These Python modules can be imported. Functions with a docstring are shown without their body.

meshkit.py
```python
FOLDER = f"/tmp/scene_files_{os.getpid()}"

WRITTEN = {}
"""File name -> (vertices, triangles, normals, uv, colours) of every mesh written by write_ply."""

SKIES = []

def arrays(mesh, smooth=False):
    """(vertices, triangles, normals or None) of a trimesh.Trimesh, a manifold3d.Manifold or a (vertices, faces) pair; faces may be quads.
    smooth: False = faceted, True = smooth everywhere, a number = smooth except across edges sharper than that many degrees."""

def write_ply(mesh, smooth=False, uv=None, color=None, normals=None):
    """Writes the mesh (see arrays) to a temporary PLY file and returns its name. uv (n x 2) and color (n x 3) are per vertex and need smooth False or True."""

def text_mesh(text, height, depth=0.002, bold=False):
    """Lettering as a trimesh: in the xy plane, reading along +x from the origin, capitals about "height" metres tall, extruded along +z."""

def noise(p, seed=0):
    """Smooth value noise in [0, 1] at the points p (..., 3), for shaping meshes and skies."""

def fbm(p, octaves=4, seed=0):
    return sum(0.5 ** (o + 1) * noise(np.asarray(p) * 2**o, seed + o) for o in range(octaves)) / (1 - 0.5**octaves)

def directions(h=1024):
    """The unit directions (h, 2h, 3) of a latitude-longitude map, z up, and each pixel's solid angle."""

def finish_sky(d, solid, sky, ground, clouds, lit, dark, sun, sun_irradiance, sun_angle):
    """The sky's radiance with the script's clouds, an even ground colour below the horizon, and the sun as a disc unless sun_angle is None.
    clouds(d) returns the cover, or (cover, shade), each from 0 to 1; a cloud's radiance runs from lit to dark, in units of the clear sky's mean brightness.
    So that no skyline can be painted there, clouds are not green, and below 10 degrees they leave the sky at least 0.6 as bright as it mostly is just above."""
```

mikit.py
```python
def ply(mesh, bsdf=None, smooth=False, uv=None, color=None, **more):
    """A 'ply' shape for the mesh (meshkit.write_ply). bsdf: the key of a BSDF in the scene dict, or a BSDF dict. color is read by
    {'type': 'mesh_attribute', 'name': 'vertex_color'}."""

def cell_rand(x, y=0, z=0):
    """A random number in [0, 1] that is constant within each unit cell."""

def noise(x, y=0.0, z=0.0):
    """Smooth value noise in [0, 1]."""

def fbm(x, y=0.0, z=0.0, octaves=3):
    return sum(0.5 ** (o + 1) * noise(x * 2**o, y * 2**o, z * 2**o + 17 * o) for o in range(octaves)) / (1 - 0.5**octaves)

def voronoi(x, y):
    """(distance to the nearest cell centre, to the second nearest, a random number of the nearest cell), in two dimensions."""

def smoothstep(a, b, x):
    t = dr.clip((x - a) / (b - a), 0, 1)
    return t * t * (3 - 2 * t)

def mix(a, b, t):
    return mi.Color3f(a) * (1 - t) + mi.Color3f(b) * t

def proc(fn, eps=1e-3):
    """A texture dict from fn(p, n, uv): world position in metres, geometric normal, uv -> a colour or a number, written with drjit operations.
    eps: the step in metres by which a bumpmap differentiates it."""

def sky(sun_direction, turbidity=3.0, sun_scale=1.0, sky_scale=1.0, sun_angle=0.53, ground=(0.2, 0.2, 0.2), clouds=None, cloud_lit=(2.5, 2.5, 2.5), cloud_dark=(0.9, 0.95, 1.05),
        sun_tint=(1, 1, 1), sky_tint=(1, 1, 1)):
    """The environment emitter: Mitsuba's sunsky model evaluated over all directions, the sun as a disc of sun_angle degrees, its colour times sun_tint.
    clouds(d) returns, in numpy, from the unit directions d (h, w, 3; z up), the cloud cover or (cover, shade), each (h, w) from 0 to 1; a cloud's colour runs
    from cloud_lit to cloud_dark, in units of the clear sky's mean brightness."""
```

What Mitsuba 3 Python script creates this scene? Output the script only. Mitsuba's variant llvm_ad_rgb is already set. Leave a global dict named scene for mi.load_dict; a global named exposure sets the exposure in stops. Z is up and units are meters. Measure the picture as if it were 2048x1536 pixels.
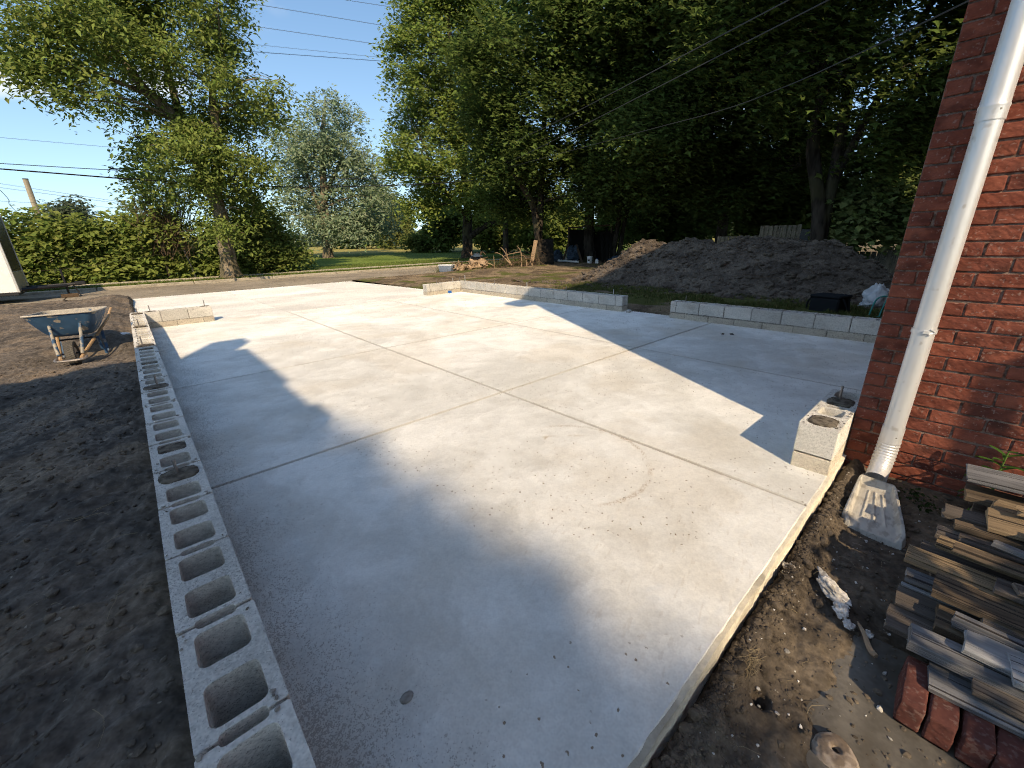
import math, random
import numpy as np, trimesh, shapely.geometry as sg
import drjit as dr, mitsuba as mi, mikit, meshkit
from mikit import noise, fbm, voronoi, smoothstep, mix, proc, cell_rand
T = mi.ScalarTransform4f
random.seed(7)
RNG = np.random.default_rng(11)

# ------------------------------------------------------------------ camera, sky, exposure
CAM = np.array([-2.7360, -0.3302, 1.3422])
RIGHT = np.array([0.740931, -0.671197, -0.022709])
UP = np.array([0.237791, 0.230572, 0.943553])
FWD = np.array([0.628074, 0.704508, -0.330442])
M4 = np.eye(4)
M4[:3, 0], M4[:3, 1], M4[:3, 2], M4[:3, 3] = -RIGHT, UP, FWD, CAM
exposure = 2.22
SUN_AZ, SUN_EL = math.radians(28.5), math.radians(34.6)      # azimuth the shadows fall towards (from +y to +x)
SUN = [-math.sin(SUN_AZ) * math.cos(SUN_EL), -math.cos(SUN_AZ) * math.cos(SUN_EL), math.sin(SUN_EL)]


def clouds(d):
    n = meshkit.fbm(d * 9 + 3, 5, 3)
    out = np.zeros(d.shape[:2])
    for az, el, w, h, a in ((6.5, 14.5, 3.2, 1.6, .9), (-4, 13, 4.5, 1.3, .75), (33.0, 16.5, 3.4, 1.3, .5), (70, 12, 8, 2, .6), (-40, 15, 9, 2, .6), (140, 25, 14, 4, .6), (-110, 30, 16, 5, .5)):
        A, Elv = math.radians(az), math.radians(el)
        caz = np.arctan2(d[..., 0], d[..., 1]) - A
        caz = (caz + np.pi) % (2 * np.pi) - np.pi
        q = (np.degrees(caz) / w) ** 2 + ((np.degrees(np.arcsin(np.clip(d[..., 2], -1, 1))) - el) / h) ** 2
        out = np.maximum(out, a * np.clip(1.25 - q - 1.6 * (n - .35), 0, 1))
    el_ = np.degrees(np.arcsin(np.clip(d[..., 2], -1, 1)))
    c2 = meshkit.fbm(np.stack([d[..., 0] / (d[..., 2] + .25), d[..., 1] / (d[..., 2] + .25), d[..., 2] * 0], -1) * 2.6 + 5, 5, 9)
    out = np.maximum(out, np.clip((c2 - .54) / .10, 0, 1) * np.clip((el_ - 19) / 12, 0, 1) * .9)     # unseen puffs added all round above the view to raise the fill light
    return np.clip(out, 0, 1)


scene = {"type": "scene"}
scene["camera"] = {"type": "perspective", "fov": math.degrees(2 * math.atan(1024 / 822.96)), "fov_axis": "x", "near_clip": 0.02, "far_clip": 3000.0,
                   "to_world": T(M4.tolist())}
scene["sky"] = mikit.sky(SUN, turbidity=2.3, clouds=clouds, ground=(.16, .15, .11), sun_scale=.76, sky_scale=1.32, sun_tint=(1.0, .975, .93), sky_tint=(1.0, 1.0, 1.0))
labels = {}


# ------------------------------------------------------------------ helpers
def nm(key):
    if key not in scene and key not in labels:
        return key
    k = 1
    while f"{key}_{k:03d}" in scene or f"{key}_{k:03d}" in labels:
        k += 1
    return f"{key}_{k:03d}"


def thing(name, label, cat, group=None):
    k = nm(name)
    labels[k] = {"label": label, "category": cat}
    if group:
        labels[k]["group"] = group
    return k


def put(parent, name, mesh, bsdf, smooth=False, label=None, kind=None, **kw):
    k = nm(parent + "__" + name)
    scene[k] = shape(mesh, bsdf, smooth, **kw)
    if label or kind:
        labels[k] = {}
        if label: labels[k]["label"] = label
        if kind: labels[k]["kind"] = kind
    return k


def single(name, label, cat, mesh, bsdf, smooth=False, group=None, kind=None, **kw):
    k = nm(name)
    scene[k] = shape(mesh, bsdf, smooth, **kw)
    labels[k] = {"label": label, "category": cat}
    if group: labels[k]["group"] = group
    if kind: labels[k]["kind"] = kind
    return k


def setting(name, label, mesh, bsdf, smooth=False, **kw):
    k = nm(name)
    scene[k] = shape(mesh, bsdf, smooth, **kw)
    labels[k] = {"label": label, "category": name.replace("_", " "), "kind": "structure"}
    return k


def TM(v, f):
    return trimesh.Trimesh(np.asarray(v, float), np.asarray(f, int), process=False)


def cat(ms):
    v, f, n = [], [], 0
    for m in ms:
        v.append(np.asarray(m.vertices)); f.append(np.asarray(m.faces) + n); n += len(m.vertices)
    return TM(np.vstack(v), np.vstack(f))


_s = [np.array([a, b, c], float) for a in (-1, 1) for b in (-1, 1) for c in (-1, 1)]
_pts = np.array([s * np.array(q) for s in _s for q in ((.8, .8, 1), (.8, 1, .8), (1, .8, .8))])
_hull = trimesh.convex.convex_hull(_pts)
_map = np.array([int(np.argmin(((_pts - v) ** 2).sum(1))) for v in _hull.vertices])
CF = _map[_hull.faces]


def cbox(sx, sy, sz, b=.004, c=(0, 0, 0), rz=0.0, rx=0.0, ry=0.0):
    """A chamfered box of full sizes sx, sy, sz."""
    h = np.array([sx, sy, sz]) / 2
    v = []
    for s in _s:
        for q in ((b, b, 0), (b, 0, b), (0, b, b)):
            v.append(s * (h - np.array(q)))
    m = TM(v, CF)
    return xf(m, c, rz, rx, ry)


def box(sx, sy, sz, c=(0, 0, 0), rz=0.0, rx=0.0, ry=0.0):
    return xf(trimesh.creation.box((sx, sy, sz)), c, rz, rx, ry)


def rotm(rz=0.0, rx=0.0, ry=0.0):
    cz, sz, cx, sx, cy, sy = math.cos(rz), math.sin(rz), math.cos(rx), math.sin(rx), math.cos(ry), math.sin(ry)
    return np.array([[cz, -sz, 0], [sz, cz, 0], [0, 0, 1]]) @ np.array([[cy, 0, sy], [0, 1, 0], [-sy, 0, cy]]) @ np.array([[1, 0, 0], [0, cx, -sx], [0, sx, cx]])


def xf(m, c=(0, 0, 0), rz=0.0, rx=0.0, ry=0.0):
    return TM(np.asarray(m.vertices) @ rotm(rz, rx, ry).T + np.asarray(c, float), m.faces)


def tube(pts, rad, n=8, cap=True):
    pts = np.asarray(pts, float)
    rad = np.broadcast_to(np.asarray(rad, float), (len(pts),))
    tg = np.gradient(pts, axis=0)
    tg /= np.linalg.norm(tg, axis=1, keepdims=True) + 1e-12
    a = np.cross(tg[0], [0, 0, 1.0])
    if np.linalg.norm(a) < .1:
        a = np.cross(tg[0], [1.0, 0, 0])
    a /= np.linalg.norm(a)
    v = []
    ang = np.arange(n) * 2 * np.pi / n
    for i in range(len(pts)):
        a = a - tg[i] * (a @ tg[i]); a /= np.linalg.norm(a) + 1e-12
        b = np.cross(tg[i], a)
        v.append(pts[i] + rad[i] * (np.cos(ang)[:, None] * a + np.sin(ang)[:, None] * b))
    f = []
    for i in range(len(pts) - 1):
        for j in range(n):
            k = (j + 1) % n
            f += [[i * n + j, i * n + k, (i + 1) * n + k], [i * n + j, (i + 1) * n + k, (i + 1) * n + j]]
    V = np.vstack(v)
    if cap:
        V = np.vstack([V, pts[:1], pts[-1:]])
        e = len(pts) * n
        for j in range(n):
            k = (j + 1) % n
            f += [[e, k, j], [e + 1, (len(pts) - 1) * n + j, (len(pts) - 1) * n + k]]
    return TM(V, f)


def smoothpath(pts, n=6):
    """Catmull-Rom through the points."""
    p = np.asarray(pts, float)
    p = np.vstack([2 * p[0] - p[1], p, 2 * p[-1] - p[-2]])
    out = []
    for i in range(1, len(p) - 2):
        for t in np.linspace(0, 1, n, endpoint=False):
            out.append(.5 * (2 * p[i] + (p[i + 1] - p[i - 1]) * t + (2 * p[i - 1] - 5 * p[i] + 4 * p[i + 1] - p[i + 2]) * t * t + (3 * p[i] - p[i - 1] - 3 * p[i + 1] + p[i + 2]) * t ** 3))
    out.append(p[-2])
    return np.array(out)


def extr(poly, h, z=0.0):
    m = trimesh.creation.extrude_polygon(poly, h, engine="earcut")
    m = TM(m.vertices, m.faces)
    m.vertices[:, 2] += z
    return m


def graded(a, b, at, d0, g, dmax):
    """Coordinates from a to b, spaced d0 near `at`, growing by a factor g to dmax."""
    up, d = [at], d0
    while up[-1] < b:
        up.append(up[-1] + d); d = min(d * g, dmax)
    dn, d = [at], d0
    while dn[-1] > a:
        dn.append(dn[-1] - d); d = min(d * g, dmax)
    x = np.array(dn[::-1] + up[1:])
    x[0], x[-1] = a, b
    return x


def sheet(xs, ys, h):
    X, Y = np.meshgrid(xs, ys, indexing="xy")
    Z = h(X, Y)
    i = np.arange(len(ys) - 1)[:, None] * len(xs) + np.arange(len(xs) - 1)[None]
    f = np.stack([i, i + 1, i + len(xs) + 1, i + len(xs)], -1).reshape(-1, 4)
    return (np.stack([X, Y, Z], -1).reshape(-1, 3), f)


def P3(X, Y, s, z=0.0):
    return np.stack([X * s, Y * s, np.full_like(X, z)], -1)


def nf(X, Y, s, o=4, seed=0):
    return meshkit.fbm(P3(X, Y, s, seed * 7.3), o, seed) - .5


def sst(a, b, x):
    t = np.clip((x - a) / (b - a), 0, 1)
    return t * t * (3 - 2 * t)


def lump(seed, sub=1, rough=.35):
    m = trimesh.creation.icosphere(subdivisions=sub, radius=1.0)
    v = np.asarray(m.vertices)
    k = 1 + rough * 2 * (meshkit.fbm(v * 1.7 + seed * 5.1, 3, seed) - .5)
    return TM(v * k[:, None], m.faces)


LUMPS = [lump(s) for s in range(8)]
CHIPS = [lump(s, 0, .55) for s in range(16)]


def clods(n, posfn, size, flat=.65, seed=0, big=.02):
    """Many small lumps lying on a surface, as one mesh."""
    r = np.random.default_rng(seed)
    out = []
    for i in range(n):
        p = posfn(r)
        if p is None:
            continue
        s = size(r)
        m = LUMPS[r.integers(8)] if s > big else CHIPS[r.integers(16)]
        v = np.asarray(m.vertices) * np.array([1, r.uniform(.6, 1), flat * r.uniform(.6, 1.1)]) * s
        out.append(TM(v @ rotm(r.uniform(0, 6.3), r.uniform(-.5, .5), r.uniform(-.5, .5)).T + p + np.array([0, 0, s * .15]), m.faces))
    return cat(out)


# ------------------------------------------------------------------ materials
# uv carries (material variant + tone / 2, individual) where a material serves several kinds of piece
def bs(name, **kw):
    scene[name] = kw
    return name


def rgb(c):
    return {"type": "rgb", "value": list(map(float, c))}


def pr(name, col, rough=.8, spec=.3, bump=None, two=False, metallic=0.0, **kw):
    b = {"type": "principled", "base_color": col if isinstance(col, dict) else rgb(col), "roughness": rough, "specular": spec, "metallic": metallic, **kw}
    if bump is not None:
        b = {"type": "bumpmap", "arbitrary": {**bump}, "scale": 1.0, "bsdf": b}
    if two:
        b = {"type": "twosided", "bsdf": b}
    return bs(name, **b)


C3 = mi.Color3f


def pick(k, cols):
    """cols[k], chosen by the number k."""
    out = C3(*cols[0])
    for i, c in enumerate(cols[1:], 1):
        out = dr.select(k > i - .5, C3(*c), out)
    return out


def ptone(uv):
    k = dr.floor(uv.x + .001)
    return k, dr.clip((uv.x - k) * 2, 0, 1)


def slab_col(p, n, uv):
    x, y = p.x, p.y
    big = fbm(x * .7 + 3, y * .7, 1.0, 3)
    mid = fbm(x * 2.6 + big * 3, y * 3.1 - big * 2, 2.0, 4)
    cd, _, cr = voronoi(x * .55 + .3, y * .55 + .7)
    trow = noise(cd * 30 + cr * 50 + mid * 9, big * 14) * .25 + fbm(x * 9 + mid * 5, y * 11 - mid * 4, 0.0, 4) * .75      # arcs of the power trowel
    g = noise(x * 190, y * 190)
    c = mix((.565, .558, .515), (.785, .785, .745), smoothstep(.28, .72, big * .34 + mid * .38 + trow * .28))
    c = mix(c, C3(.50, .435, .325), smoothstep(.52, .74, fbm(x * 1.6 + 11, y * 1.6 + 4, 3.0, 4)) * .28)      # tan mud film dried in patches
    c = c * (.90 + .12 * g + .08 * noise(x * 62, y * 62))
    c = mix(c, C3(.37, .345, .30), smoothstep(.60, .70, fbm(x * 5.5 + 7, y * 5.5 - 3, 1.0, 4)) * .13)          # grey water marks
    sc = smoothstep(.70, .80, fbm(x * 14 + y * 9, y * 60 - x * 20, 7.0, 3)) * smoothstep(.5, .62, big)
    c = mix(c, C3(.36, .29, .20), sc * .15)                                                                    # dragged scratches
    d, _, r = voronoi(x * 34 + y * 9, y * 34 - x * 13)
    dd = d + .30 * noise(x * 150, y * 150)
    fl = smoothstep(.34, .22, dd) * dr.select(r > .88, 1.0, 0.0) * smoothstep(.44, .56, fbm(x * .9 + 31, y * .9 + 7, 0.0, 3) + .16 * smoothstep(1.1, .2, y) * smoothstep(-1.8, -.2, x))
    c = mix(c, C3(.19, .14, .09), fl * .9)                                                                    # flecks of dried mud
    # splashed soil lying in grains along the foot of the left wall
    dl = x + 2.687
    gr = noise(x * 330, y * 300) * .5 + noise(x * 120, y * 105) * .3 + fbm(x * 13, y * 9, 0.0, 2) * .2
    thr = .46 + .85 * dl + .25 * (fbm(y * 2.2, x * 3, 2.0, 3) - .5)
    c = mix(c, C3(.20, .165, .13), smoothstep(thr - .04, thr + .14, gr) * .5)
    jd = dr.minimum(dr.minimum(dr.abs(x + .397), dr.abs(x - 1.874)), dr.minimum(dr.abs(y - 2.428), dr.minimum(dr.abs(y - 4.859), dr.abs(y - 9.477))))
    c = mix(c, C3(.20, .165, .12), smoothstep(.022, .008, jd - .012 * (g - .5)) * (.15 + .5 * mid))            # dirt packed along the joints
    rx, ry = x + .90, y - 1.17                                                                                # ring left by a dragged hose
    rad = dr.sqrt(rx * rx + ry * ry) + .06 * (mid - .5)
    ring = smoothstep(.022, .004, dr.abs(rad - .50)) * smoothstep(.46, .66, trow * .5 + g * .5) * smoothstep(-.1, .12, rx - ry * .6)
    c = mix(c, C3(.36, .28, .19), ring * .85)
    st = smoothstep(.05, .01, dr.abs((y - 1.42) + .55 * (x + .70) + .10 * (mid - .5))) * smoothstep(.3, .12, dr.abs(x + .68)) * smoothstep(.44, .6, trow)
    return mix(c, C3(.38, .29, .17), st * .75)


pr("slab_concrete", proc(slab_col), .82, .25, proc(lambda p, n, uv: fbm(p.x * 30, p.y * 55, 0.0, 2) * .002, eps=.004))


def pave_fn(p, n, uv):          # 0 driveway, 1 road, 2 kerb and footpath, 3 old pad, 4 slab edge
    x, y = p.x, p.y
    k, t = ptone(uv)
    v = fbm(x * .9, y * 1.1, p.z * 7, 4) * .5 + fbm(x * 2.5, y * 14, p.z * 20, 3) * .3 + fbm(x * 24, y * 24, p.z * 24, 2) * .2
    c = dr.lerp(pick(k, [(.49, .48, .445), (.150, .128, .100), (.29, .255, .20), (.085, .076, .062), (.47, .43, .34)]), pick(k, [(.665, .655, .62), (.245, .215, .172), (.43, .39, .315), (.20, .185, .16), (.68, .645, .55)]), smoothstep(.3, .7, v))
    c = c * (.9 + .2 * t) * (.80 + .40 * (noise(x * 90, y * 90, p.z * 90) * .6 + noise(x * 220, y * 220, p.z * 220) * .4))
    stain = smoothstep(.54, .64, fbm(x * 6 + 20, y * 6, p.z * 12, 4)) * pick(k, [(.0,) * 3, (.35,) * 3, (.3,) * 3, (.75,) * 3, (.35,) * 3]).x
    return mix(c, C3(.085, .07, .052), stain)


pr("pavement", proc(pave_fn), .88, .2)


def block_fn(p, n, uv):          # 0 block, 1 half block
    k, t = ptone(uv)
    g = noise(p.x * 230, p.y * 230, p.z * 230) * .55 + noise(p.x * 90, p.y * 90, p.z * 90) * .45
    v = fbm(p.x * 4, p.y * 4, p.z * 6, 3)
    c = dr.lerp(pick(k, [(.39, .38, .345), (.34, .30, .24)]), pick(k, [(.68, .655, .60), (.62, .57, .47)]), smoothstep(.2, .8, g * .65 + v * .35)) * (.88 + .2 * t)
    c = mix(c, C3(.13, .11, .09), smoothstep(.70, .82, noise(p.x * 290, p.y * 290, p.z * 290)) * .5)      # open pores
    return mix(c, C3(.22, .18, .135), smoothstep(.56, .74, fbm(p.x * 9 + 5, p.y * 9, p.z * 9, 4)) * .3)    # soil smears


pr("block", proc(block_fn), .95, .15, proc(lambda p, n, uv: noise(p.x * 170, p.y * 170, p.z * 170) * .0036, eps=.0025))


def mortar_fn(p, n, uv):         # 0 grey, 1 damp grout, 2 brick mortar, 3 white rubble, 4 brown stone
    k, t = ptone(uv)
    v = fbm(p.x * 45, p.y * 45, p.z * 45, 4)
    return dr.lerp(pick(k, [(.11, .10, .085), (.055, .046, .036), (.095, .060, .046), (.26, .245, .22), (.16, .125, .095)]), pick(k, [(.30, .28, .25), (.16, .138, .108), (.24, .175, .145), (.68, .66, .62), (.34, .285, .235)]), smoothstep(.3, .68, v))


pr("mortar", proc(mortar_fn), .95, .12, proc(lambda p, n, uv: fbm(p.x * 85, p.y * 85, p.z * 85, 2) * .006, eps=.003))


def soil_fn(p, n, uv):           # 0 dark garden soil, 1 trodden soil, 2 back yard, 3 spoil heap
    x, y, z = p.x, p.y, p.z
    k, t = ptone(uv)
    a = fbm(x * 1.1, y * 1.1, 1.0, 3)
    b = fbm(x * 14, y * 14, z * 14, 4)
    c = dr.lerp(pick(k, [(.060, .053, .046), (.040, .034, .028), (.062, .047, .033), (.062, .051, .041)]), pick(k, [(.132, .112, .092), (.088, .073, .057), (.145, .112, .077), (.118, .098, .08)]), smoothstep(.3, .7, a * .4 + b * .6))
    c = dr.lerp(c, pick(k, [(.165, .130, .095), (.150, .122, .090), (.20, .155, .10), (.165, .138, .11)]), smoothstep(.46, .64, fbm(x * 2.7 + 9, y * 2.7, z * 5, 3)) * .7)
    gm = smoothstep(.55, .68, fbm(x * 1.1 + 40, y * .9, 2.0, 3) + .22 * smoothstep(2.2, .9, dr.abs(x - 6.1 - .16 * y)) * smoothstep(8.6, 6.0, y)) * dr.select(dr.abs(k - 2) < .5, 1.0, 0.0)
    c = mix(c, C3(.070, .075, .024), gm)
    return mix(c * (.62 + .76 * noise(x * 44 + 5, y * 44, z * 44)) * (.66 + .68 * (noise(x * 130, y * 130, z * 130) * .6 + noise(x * 260, y * 260, z * 260) * .4)), C3(.28, .25, .20), smoothstep(.93, .96, noise(x * 62 + 7, y * 62, z * 62)) * .7)


pr("soil", proc(soil_fn), .95, .12, proc(lambda p, n, uv: fbm(p.x * 38, p.y * 38, p.z * 38, 3) * .014, eps=.006))


def grass_fn(p, n, uv):
    x, y = p.x, p.y
    v = fbm(x * .35, y * .35, 0.0, 4) * .6 + fbm(x * 6, y * 6, 3.0, 3) * .4
    c = mix((.050, .080, .016), (.105, .140, .032), smoothstep(.25, .75, v))
    c = mix(c, mix((.15, .14, .040), (.21, .175, .062), v), smoothstep(56, 60, y + .25 * x + 8 * v))        # unmown field gone to seed
    return c * (.75 + .5 * noise(x * 23, y * 23))


pr("grass_ground", proc(grass_fn), .9, .1)


def brick_fn(p, n, uv):          # 0 wall brick, 1 loose paver brick
    k, t = ptone(uv)
    s = uv.y
    v = fbm(p.x * 14 + s, p.y * 14, p.z * 18, 4)
    lo = mix((.090, .030, .022), (.170, .050, .032), cell_rand(s * 64, 3.0))
    hi = mix((.160, .054, .039), (.255, .084, .052), cell_rand(s * 64, 5.0))
    c = dr.lerp(lo, hi, smoothstep(.28, .72, v))
    c = dr.select(k > .5, mix((.062, .028, .024), (.135, .050, .040), v), c)
    c = mix(c, C3(.038, .024, .020), smoothstep(.54, .70, fbm(p.y * 11 + s * 9, p.z * 13, p.x * 9, 3)) * .35)          # fire-darkened patches
    f = fbm(p.y * 95, p.z * 105, p.x * 95 + 3, 3)
    return mix(c, C3(.40, .33, .29), smoothstep(.66, .78, f + .10 * k) * (.28 - .14 * k)) * (.86 + .28 * noise(p.x * 200, p.y * 200, p.z * 200))


pr("brick", proc(brick_fn), .9, .15, proc(lambda p, n, uv: fbm(p.x * 60, p.y * 60, p.z * 60, 2) * .006, eps=.003))


def spout_col(p, n, uv):
    v = fbm(p.x * 30, p.y * 30, p.z * 5, 3)
    c = mix((.62, .63, .635), (.74, .745, .75), v)
    return mix(c, C3(.30, .265, .215), smoothstep(.70, .85, fbm(p.x * 25, p.y * 25, p.z * 18 + 4, 3)) * .4)


pr("spout_metal", proc(spout_col), .40, .5, two=True, metallic=.45)


def wood_fn(p, n, uv):           # 0 grey 1 dark 2 tan 3 brown 4 pale 5 fence
    k = dr.floor(uv.y * .1 + .001)
    u, v = uv.x, uv.y
    g = fbm(u * 3.1, v * 150 + fbm(u * 3, v * 9, 1.0, 2) * 12, 0.0, 4)
    c = dr.lerp(pick(k, [(.075, .075, .078), (.062, .053, .046), (.12, .085, .05), (.055, .041, .029), (.17, .175, .18), (.10, .088, .066)]), pick(k, [(.21, .21, .215), (.155, .132, .112), (.30, .225, .14), (.15, .115, .08), (.33, .335, .34), (.29, .255, .19)]), smoothstep(.08, .92, g * .55 + fbm(u * 4, v * 26, 4.0, 3) * .45))
    c = mix(c, C3(.016, .013, .011), smoothstep(.64, .71, fbm(u * 1.2 + 4, v * 150, 3.0, 3)) * .85)            # checks
    kd, _, kr = voronoi(u * 1.7, v * 9)
    c = mix(c, C3(.03, .022, .016), smoothstep(.16, .05, kd) * dr.select(kr > .8, 1.0, 0.0) * .9)              # knots
    return c * (.7 + .6 * fbm(u * 9, v * 20, 8.0, 3))


pr("wood", proc(wood_fn), .85, .2, proc(lambda p, n, uv: fbm(uv.x * 3, uv.y * 150, 0.0, 2) * .0009, eps=.003))


def bark_fn(p, n, uv):           # 0 tan, 1 dark
    k, t = ptone(uv)
    r = fbm(p.x * 12, p.y * 12, p.z * 2.4, 4)
    c = dr.lerp(pick(k, [(.095, .078, .057), (.022, .019, .016)]), pick(k, [(.26, .215, .158), (.072, .061, .050)]), smoothstep(.3, .72, r))
    return mix(c, C3(.10, .10, .05), smoothstep(.55, .68, fbm(p.x * 2, p.y * 2, p.z * 1.5 + 3, 2)) * .4)


pr("bark", proc(bark_fn), .95, .1)
bs("leaf", type="principledthin", base_color={"type": "mesh_attribute", "name": "vertex_color"}, roughness=.5, diff_trans=.9, spec_trans=0.0)
VC = {"type": "mesh_attribute", "name": "vertex_color"}
pr("matte", VC, .9, .15, two=True)
pr("gloss", VC, .45, .45, two=True)
pr("metal", VC, .45, .5, two=True, metallic=.6)
pr("barrow_paint", proc(lambda p, n, uv: mix(mix((.028, .068, .14), (.05, .115, .215), fbm(p.x * 9, p.y * 9, p.z * 9, 2)), C3(.38, .34, .27), smoothstep(uv.x, uv.x + .11, fbm(p.x * 16, p.y * 16, p.z * 13, 4)) * .85)), .6, .35, two=True)
VAR = {"driveway": ("pavement", 0), "road_surface": ("pavement", 1), "kerb_concrete": ("pavement", 2), "old_concrete": ("pavement", 3), "slab_edge": ("pavement", 4), "apron_concrete": ("pavement", 0),
       "half_block": ("block", 1), "mortar_grey": ("mortar", 0), "grout_damp": ("mortar", 1), "brick_mortar": ("mortar", 2), "rubble_white": ("mortar", 3), "stone_brown": ("mortar", 4),
       "soil_dark": ("soil", 0), "soil_clod": ("soil", 1), "yard_soil": ("soil", 2), "soil_heap": ("soil", 3), "paver_brick": ("brick", 1), "bark_tan": ("bark", 0), "bark_dark": ("bark", 1), "block": ("block", 0), "brick": ("brick", 0)}
PAINT = {"rebar_steel": ("metal", (.24, .22, .21)), "aluminium": ("metal", (.60, .60, .58)), "seam": ("matte", (.22, .215, .20)), "plastic_cream": ("matte", (.40, .385, .35)), "twig": ("matte", (.10, .07, .048)), "branch_pale": ("matte", (.34, .245, .16)),
         "dry_cement": ("matte", (.42, .39, .34)), "rubber": ("matte", (.10, .093, .082)), "handle_wood": ("matte", (.40, .27, .155)), "black_steel": ("gloss", (.016, .016, .018)), "white_panel": ("gloss", (.78, .78, .76)), "black_panel": ("gloss", (.012, .012, .013)),
         "tread_plate": ("metal", (.42, .41, .36)), "cable_black": ("matte", (.018, .019, .023)), "cable_grey": ("matte", (.055, .058, .06)), "pole_wood": ("matte", (.32, .28, .21)), "tote_grey": ("gloss", (.14, .17, .225)), "white_plastic": ("gloss", (.70, .71, .71)),
         "tarp_blue": ("matte", (.05, .075, .11)), "tar_sheet": ("matte", (.016, .015, .014)), "bag_black": ("matte", (.014, .017, .020)), "teal_tube": ("gloss", (.035, .28, .24)), "bag_film": ("gloss", (.50, .52, .54)), "tape_blue": ("matte", (.03, .12, .38)),
         "straw": ("matte", (.24, .195, .125)), "siding": ("matte", (.42, .40, .36)), "shingle": ("matte", (.065, .06, .056)), "white_trim": ("matte", (.74, .73, .70)), "car_dark": ("gloss", (.02, .022, .028)), "glass_dark": ("gloss", (.012, .014, .016))}


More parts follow.
